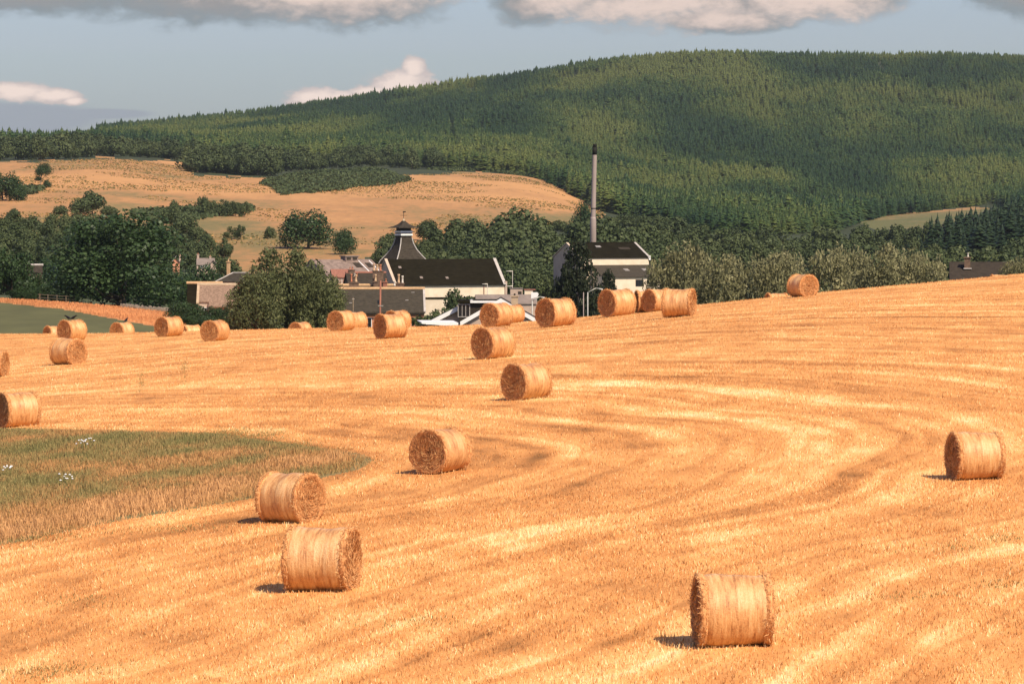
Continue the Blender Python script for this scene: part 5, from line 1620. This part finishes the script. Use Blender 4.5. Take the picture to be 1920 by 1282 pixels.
# --- low grey roofs and walls between barn and still house
s = Site(948, 585, 4)
t = s.root('low_grey_store', 'low store with broad pinkish grey sheet roof behind the bungalow chimney', 'store')
walls(t, 9.0, 5.0, s.h(569), s.h(554.5), m_beige); roof(t, 9.0, 5.0, s.h(569), s.h(554.5), m_grey_roof, 0.2, 0.1)
s = Site(968, 640, 2)
t = s.root('flat_store', 'plain brownish store box right of the barn corner', 'store')
MB().box(-1.0, 1.0, -1.0, 1.5, -1, s.h(541)).build('wall', m_beige, t); MB().box(-1.1, 1.1, -1.1, 1.6, s.h(541) + .003, s.h(540)).build('roof', m_grey_roof, t)
MB().box(0.25, 0.85, -1.03, -1.004, s.h(552), s.h(546)).build('door', m_bslate, t)
s = Site(991, 620, 2)
t = s.root('cream_store', 'small cream store box beside the brownish store', 'store')
MB().box(-0.65, 0.65, -0.8, 1.0, -1, s.h(544)).build('wall', m_white, t); MB().box(-0.75, 1.1, -0.9, 1.1, s.h(544) + .003, s.h(542)).build('roof', m_redbrick, t)
s = Site(1003, 560, 0)
t = s.root('white_sign', 'plain white board behind the lower street lamp', 'sign')
MB().hull([(-0.55, 0, s.h(560)), (0.35, 0, s.h(557)), (0.55, 0, s.h(551)), (0.35, 0, s.h(548)), (-0.55, 0, s.h(548)), (-0.55, .06, s.h(560)), (0.35, .06, s.h(557)), (0.55, .06, s.h(551)), (0.35, .06, s.h(548)), (-0.55, .06, s.h(548))],
          [(0, 1, 2, 3, 4), (9, 8, 7, 6, 5), (0, 5, 6, 1), (1, 6, 7, 2), (2, 7, 8, 3), (3, 8, 9, 4), (4, 9, 5, 0)]).build('board', m_whitep, t)
mb = MB(); mb.tube((-0.4, 0.1, -0.3), (-0.4, 0.1, s.h(549)), 0.04, seg=6); mb.tube((0.25, 0.1, -0.3), (0.25, 0.1, s.h(549)), 0.04, seg=6); mb.build('posts', m_galv, t)
s = Site(820, 600, 3)
t = tag(MB().box(-2.6, 6.0, 0, 0.3, -1, s.h(562)).build('low_white_wall', m_white), 'low white boundary wall under the barn, left of the spiky shrub', 'wall'); t.location = s.loc

# --- cottages at the left
s = Site(408, 424, 2)
t = s.root('stone_roofed_cottage', 'small cottage with mottled tan stone-slab roof between sycamore and willow', 'cottage')
L, D = 4.05, 4.6; he, hr = s.h(566), s.h(536)
walls(t, L, D, he, hr, m_gable); roof(t, L, D, he, hr, m_stone_roof, 0.1, 0.08); ridge_tiles(t, L, hr, m_creamst, 0.18)
verge(t, L, D, he, hr, m_creamst, -1, 0.1, 0.2); verge(t, L, D, he, hr, m_creamst, 1, 0.1, 0.2)
k = (hr - he) / (D / 2)
mb = MB(); mb.hull([(-0.85, -D / 2 - 0.75, he - 0.75 * k + .05), (L / 2, -D / 2 - 0.75, he - 0.75 * k + .05), (L / 2, -D / 2 - 0.1, he - 0.1 * k + .05), (-0.85, -D / 2 - 0.1, he - 0.1 * k + .05),
                    (-0.85, -D / 2 - 0.75, he - 0.75 * k + .19), (L / 2, -D / 2 - 0.75, he - 0.75 * k + .19), (L / 2, -D / 2 - 0.1, he - 0.1 * k + .19), (-0.85, -D / 2 - 0.1, he - 0.1 * k + .19)],
                   [(3, 2, 1, 0), (4, 5, 6, 7), (0, 1, 5, 4), (1, 2, 6, 5), (2, 3, 7, 6), (3, 0, 4, 7)])
mb.build('porch_roof', m_stone_roof, t)
window(t, -1.35, he - 0.9, 0.5, 0.6, -D / 2)
s = Site(384, 436, 2)
t = s.root('dark_roofed_cottage', 'cottage with dark roof and ochre ridge behind the stone roofed one', 'cottage')
L, D = 3.7, 4.4; he, hr = s.h(572), s.h(533)
walls(t, L, D, he, hr, m_redwall); roof(t, L, D, he, hr, m_slate, 0.1, 0.08); ridge_tiles(t, L, hr, m_ochre, 0.16)
s = Site(452, 470, -14)
t = s.root('red_walled_house', 'house with red wall, grey hipped roof and tall yellowish chimney beside the willow', 'house')
L, D = 4.2, 4.4; he, hr = s.h(528), s.h(512)
MB().box(-L / 2, L / 2, -D / 2, D / 2, -1, he).build('wall', m_redwall, t)
a, b = L / 2 + 0.3, D / 2 + 0.3
mb = MB(); mb.hull([(-a, -b, he + .003), (a, -b, he + .003), (a, b, he + .003), (-a, b, he + .003), (-a * 0.42, 0, hr), (a * 0.42, 0, hr)], [(3, 2, 1, 0), (0, 1, 5, 4), (1, 2, 5), (2, 3, 4, 5), (3, 0, 4)]); mb.build('roof', m_tslate, t)
mb = MB(); mb.tube((-a, -b, he + .05), (-a * 0.42, 0, hr + .05), 0.07, seg=6); mb.tube((-a * 0.42, 0, hr + .05), (a * 0.42, 0, hr + .05), 0.07, seg=6); mb.build('hip_ridge', m_lead, t)
window(t, -0.6, he - 0.8, 1.0, 0.7, -D / 2)
chimney(t, -1.9, 1.0, -0.5, s.h(492), 0.34, 0.4, m_ochre, [(0, 0.3, 0.12, m_pot_y)])
s = Site(386, 640, 4)
t = s.root('grey_crowstepped_house', 'small grey stone house deep in trees with tall chimneys and white dormers', 'house')
L, D = 2.9, 3.6; he, hr = s.h(497), s.h(486)
walls(t, L, D, he, hr, m_beige); roof(t, L, D, he, hr, m_grey_roof, 0.1, 0.05)
chimney(t, -1.25, 0, hr - 0.4, s.h(478), 0.36, 0.45, m_beige, [(0, 0.2, 0.09, m_pot_r)]); chimney(t, 0.75, 0, hr - 0.4, s.h(482), 0.3, 0.4, m_beige, [(0, 0.2, 0.08, m_pot_r)])
for x in (-0.8, 0.1): window(t, x, he - 0.25, 0.42, 0.4, -D / 2 - 0.0)
gable_y(1.25, 0.45, -D / 2 - 0.5, 0.4, s.h(494), s.h(488), m_beige, m_grey_roof, t, base=0, oh=0.08, barge=False)
s = Site(334, 640, 4)
t = s.root('pink_gabled_house', 'tiny pink gabled house half hidden in trees right of the sycamore', 'house')
gable_y(-0.3, 0.55, -1.2, 2.0, s.h(490), s.h(482), m_pink, m_lead, t, base=0, oh=0.08, barge=False)
chimney(t, 0.35, 0.3, s.h(490), s.h(480), 0.25, 0.3, m_beige, [(0, 0.15, 0.07, m_pot_r)])
# --- house beyond the crest at the far right
s = Site(1840, 345, -6)
t = s.root('brown_roofed_house', 'brown tiled roof with a single stone chimney showing over the crest at right', 'house')
L, D = 5.3, 7.5; he, hr = s.h(532), s.h(495)
walls(t, L, D, he, hr, m_beige); roof(t, L, D, he, hr, m_bslate, 0.3, 0.2)
chimney(t, s.x(1813), -1.3, s.h(505), s.h(484), 0.52, 0.5, m_brick, [(0.05, 0.34, 0.09, m_pot_w)])
MB().box(s.x(1806), s.x(1821), -1.64, -1.45, s.h(504), s.h(502)).build('chimney_flashing', m_lead, t)
s = Site(66, 520, 8)
t = s.root('grey_shed', 'rounded grey-brown shed roof in shade behind the fence at left', 'shed')
walls(t, 1.9, 2.4, s.h(512), s.h(499), m_brick); roof(t, 1.9, 2.4, s.h(512), s.h(499), m_bslate, 0.1, 0.05); ridge_tiles(t, 1.9, s.h(499), m_lead, 0.12)


# ------------------------------------------------------------------ poles, lamps, fence
def lamp(px, ytop, d, reach_px, lab):
    s = Site(px, d); t = s.root('street_lamp', lab, 'street lamp')
    z = s.h(ytop + 8)
    MB().tube((0, 0, -0.3), (0, 0, z), 0.085, 0.06, 8).build('post', m_galv, t, True)
    w = reach_px * s.m
    mb = MB(); mb.tube((0, 0, z - 0.02), (w * 0.6, 0, s.h(ytop)), 0.05, 0.045, 8); mb.tube((w * 0.6, 0, s.h(ytop)), (w * 0.78, 0, s.h(ytop + 1)), 0.045, 0.045, 8); mb.build('arm', m_galv, t, True)
    MB().tube((w * 0.72, 0, s.h(ytop + 0.8)), (w * 1.08, 0, s.h(ytop + 3)), 0.07, 0.11, 8).build('lamp_head', m_galv, t, True)


lamp(1102, 540, 452, 26, 'bent-armed street lamp standing before the dark conifer')
lamp(998, 556, 420, 22, 'lower street lamp reaching right between bungalow and dark conifer')
s = Site(1094, 470); o = MB().tube((0, 0, -0.3), (0, 0, s.h(548)), 0.07, 0.055, 8).build('metal_pole', m_stack, None, True); o.location = s.loc
tag(o, 'thin plain grey pole immediately left of the bent-armed street lamp', 'pole')
s = Site(712, 392)
t = s.root('telegraph_pole', 'tall red-brown telegraph pole in front of the slate terrace', 'pole')
mb = MB(); mb.tube((-0.03, 0, -0.5), (0.09, 0, s.h(526)), 0.12, 0.085, 8); mb.build('post', m_pole, t, True)
MB().box(-0.16, 0.36, -0.14, -0.08, s.h(573.6), s.h(572.6)).build('step_iron', m_lead, t)
s = Site(662, 400)
t = s.root('wooden_post', 'short wooden post against the slate roof left of the telegraph pole', 'post')
MB().tube((-0.03, 0, -0.5), (0.02, 0, s.h(558)), 0.075, 0.06, 8).build('post', m_wood, t, True); MB().box(-0.08, 0.14, -0.05, 0.05, s.h(561.5), s.h(559.8)).build('bracket', m_lead, t)


def mast(px, d, y0, lab, bars):
    s = Site(px, d); t = s.root('aerial_mast', lab, 'aerial')
    MB().tube((0, 0, -0.3), (0, 0, s.h(y0)), 0.06, 0.05, 6).build('mast', m_lead, t, True)
    for yb, w in bars:
        MB().tube((0.03, 0, s.h(yb)), (w * s.m, 0, s.h(yb)), 0.08, 0.05, 6).build('arm', m_pot_w, t, True)


mast(961, 640, 507, 'thin lighting mast with two short arms right of the barn', ((508.5, -12), (536.5, -14)))
mast(914, 600, 532, 'thin pole with one short arm against the white barn wall', ((532.5, -10),))


def rail_fence():
    s = Site(108, 462, 0); t = s.root('rail_fence', 'old wooden rail fence under the trees left of the sycamore', 'fence')
    for k, px in enumerate((75, 90, 107, 124, 139)):
        d = 458 + k * 4; p = plant(px, d) - s.loc
        MB().tube((p.x, p.y, p.z - 0.3), (p.x, p.y, p.z + 0.95), 0.06, 0.05, 6).build('post', m_wood, t)
    for hh in (0.85, 0.5):
        mb = MB(); pts = [plant(px, 458 + k * 4) - s.loc for k, px in enumerate((72, 90, 107, 124, 141))]
        for a, b in zip(pts[:-1], pts[1:]): mb.tube(a + Vector((0, -0.07, hh)), b + Vector((0, -0.07, hh)), 0.035, seg=5)
        mb.build('rail', m_wood, t)


rail_fence()


def dry_wall():
    """half-tumbled boundary stones along the top of the verge"""
    r = random.Random(9); mb = MB(); s = Site(300, 455)
    for k in range(90):
        px = 228 + k * 1.35 + r.uniform(-0.4, 0.4); d = 452 + r.uniform(0, 3); p = plant(px, d) - s.loc
        w = r.uniform(0.12, 0.3); h = r.uniform(0.25, 0.55)
        mb.hull([(p.x - w, p.y - 0.2, p.z - .2), (p.x + w, p.y - .2, p.z - .2), (p.x + w, p.y + .2, p.z - .2), (p.x - w, p.y + .2, p.z - .2),
                 (p.x - w * .8, p.y - .15, p.z + h), (p.x + w * .7, p.y - .15, p.z + h * 0.9), (p.x + w * .7, p.y + .15, p.z + h), (p.x - w * .8, p.y + .15, p.z + h * 1.1)],
                [(3, 2, 1, 0), (4, 5, 6, 7), (0, 1, 5, 4), (1, 2, 6, 5), (2, 3, 7, 6), (3, 0, 4, 7)])
    o = mb.build('field_wall', mat_noise('field_stone', (0.14, 0.11, 0.08), (0.30, 0.23, 0.17), 2.0, 0.9)); o.location = s.loc
    tag(o, 'low tumbled stone field wall between the dry verge and the sycamore', 'wall')


dry_wall()

# ------------------------------------------------------------------ birds and flowers
m_crow = new_mat('crow_feathers')[0]; m_crow.node_tree.nodes['Principled BSDF'].inputs['Base Color'].default_value = (0.008, 0.008, 0.010, 1); m_crow.node_tree.nodes['Principled BSDF'].inputs['Roughness'].default_value = 0.45
m_mag = mat_noise('white_feathers', (0.55, 0.52, 0.48), (0.7, 0.67, 0.62), 9, 0.7)


def bird_mesh():
    """a perched crow, beak towards +x: rings lofted from tail to beak, and two legs"""
    st = [(-0.30, 0.135, .005, .02), (-0.22, 0.15, .010, .035), (-0.13, 0.18, .030, .05), (-0.05, 0.21, .055, .062), (0.03, 0.235, .064, .066), (0.10, 0.27, .054, .054), (0.145, 0.305, .036, .036),
          (0.175, 0.325, .034, .034), (0.205, 0.325, .024, .022), (0.225, 0.32, .010, .010), (0.275, 0.312, .002, .003)]
    mb = MB(); n = 10; vs = []
    for x, z, rz, ry in st:
        for i in range(n):
            a = 2 * math.pi * i / n; vs.append((x, ry * math.cos(a), z + rz * math.sin(a)))
    fs = [(k * n + i, k * n + (i + 1) % n, (k + 1) * n + (i + 1) % n, (k + 1) * n + i) for k in range(len(st) - 1) for i in range(n)]
    fs += [tuple(range(n - 1, -1, -1)), tuple(range((len(st) - 1) * n, len(st) * n))]
    mb.hull(vs, fs)
    for y in (-0.03, 0.03):
        mb.tube((0.0, y, 0.18), (0.01, y, 0.0), 0.008, 0.006, 5); mb.tube((-0.02, y, 0.004), (0.05, y, 0.004), 0.006, 0.004, 5)
    return mb


def bird(bale_key, x_along, yaw, lab, scale=1.3, dy=0.0):
    b = BALES[bale_key]; sc = b.scale[0]
    o = bird_mesh().build('crow', m_crow, None, True)
    off = Matrix.Rotation(b.rotation_euler.z, 3, 'Z') @ Vector((x_along * sc, dy * sc, (BR + 0.008) * sc))
    o.location = b.location + off - Vector((0, 0, 0.12)); o.rotation_euler = (0, 0, yaw); o.scale = (scale,) * 3
    tag(o, lab, 'bird')


bird('l1', -0.30, 2.7, 'black crow with raised tail, left one of two on the bale before the green field', 1.25)
bird('l1', 0.12, -0.5, 'black crow, right one of two on the bale before the green field', 1.25)
bird('l2', 0.45, 1.2, 'single black crow on the bale half sunk behind the crest')


def flowers(px, py, n, spread, lab):
    d = hit(px, py); c = plant(px, d); r = random.Random(int(px * 7)); mb = MB()
    for _ in range(n):
        x, y = r.gauss(0, spread), r.gauss(0, spread * 1.2); z = gz(c.x + x, c.y + y) - c.z; h = r.uniform(0.22, 0.4)
        mb.tube((x, y, z), (x + r.uniform(-.05, .05), y, z + h), 0.012, 0.008, 4, 1)
        mb.lathe([(0.01, z + h - .015), (r.uniform(0.028, 0.045), z + h + .01), (0.012, z + h + .03)], 7, x, y, 0)
    o = mb.build('white_flowers', [m_whitep, m_rough_grass]); o.location = c
    tag(o, lab, 'flowers')


flowers(157, 846, 13, 0.16, 'small clump of white flowers near the far edge of the uncut grass')
flowers(8, 896, 11, 0.14, 'white flower clump at the left picture edge in the uncut grass')
flowers(124, 914, 9, 0.10, 'little white flower clump low in the uncut grass, right of the edge clump')

# ------------------------------------------------------------------ the air between here and the hill
HAZE = 0.000028
def haze():
    mb = MB(); mb.box(-2200, 2200, -150, 9500, -60, 460)
    m = bpy.data.materials.new('haze_air'); m.use_nodes = True; nt = m.node_tree; nt.nodes.clear()
    out = nt.nodes.new('ShaderNodeOutputMaterial'); v = nt.nodes.new('ShaderNodeVolumePrincipled')
    v.inputs['Color'].default_value = (0.80, 0.88, 0.92, 1); v.inputs['Density'].default_value = HAZE; v.inputs['Anisotropy'].default_value = 0.2
    nt.links.new(v.outputs[0], out.inputs['Volume'])
    m.volume_intersection_method if hasattr(m, 'volume_intersection_method') else None
    o = mb.build('haze', m)
    tag(o, 'thin pale summer haze filling the valley', 'haze', kind='stuff')


haze()
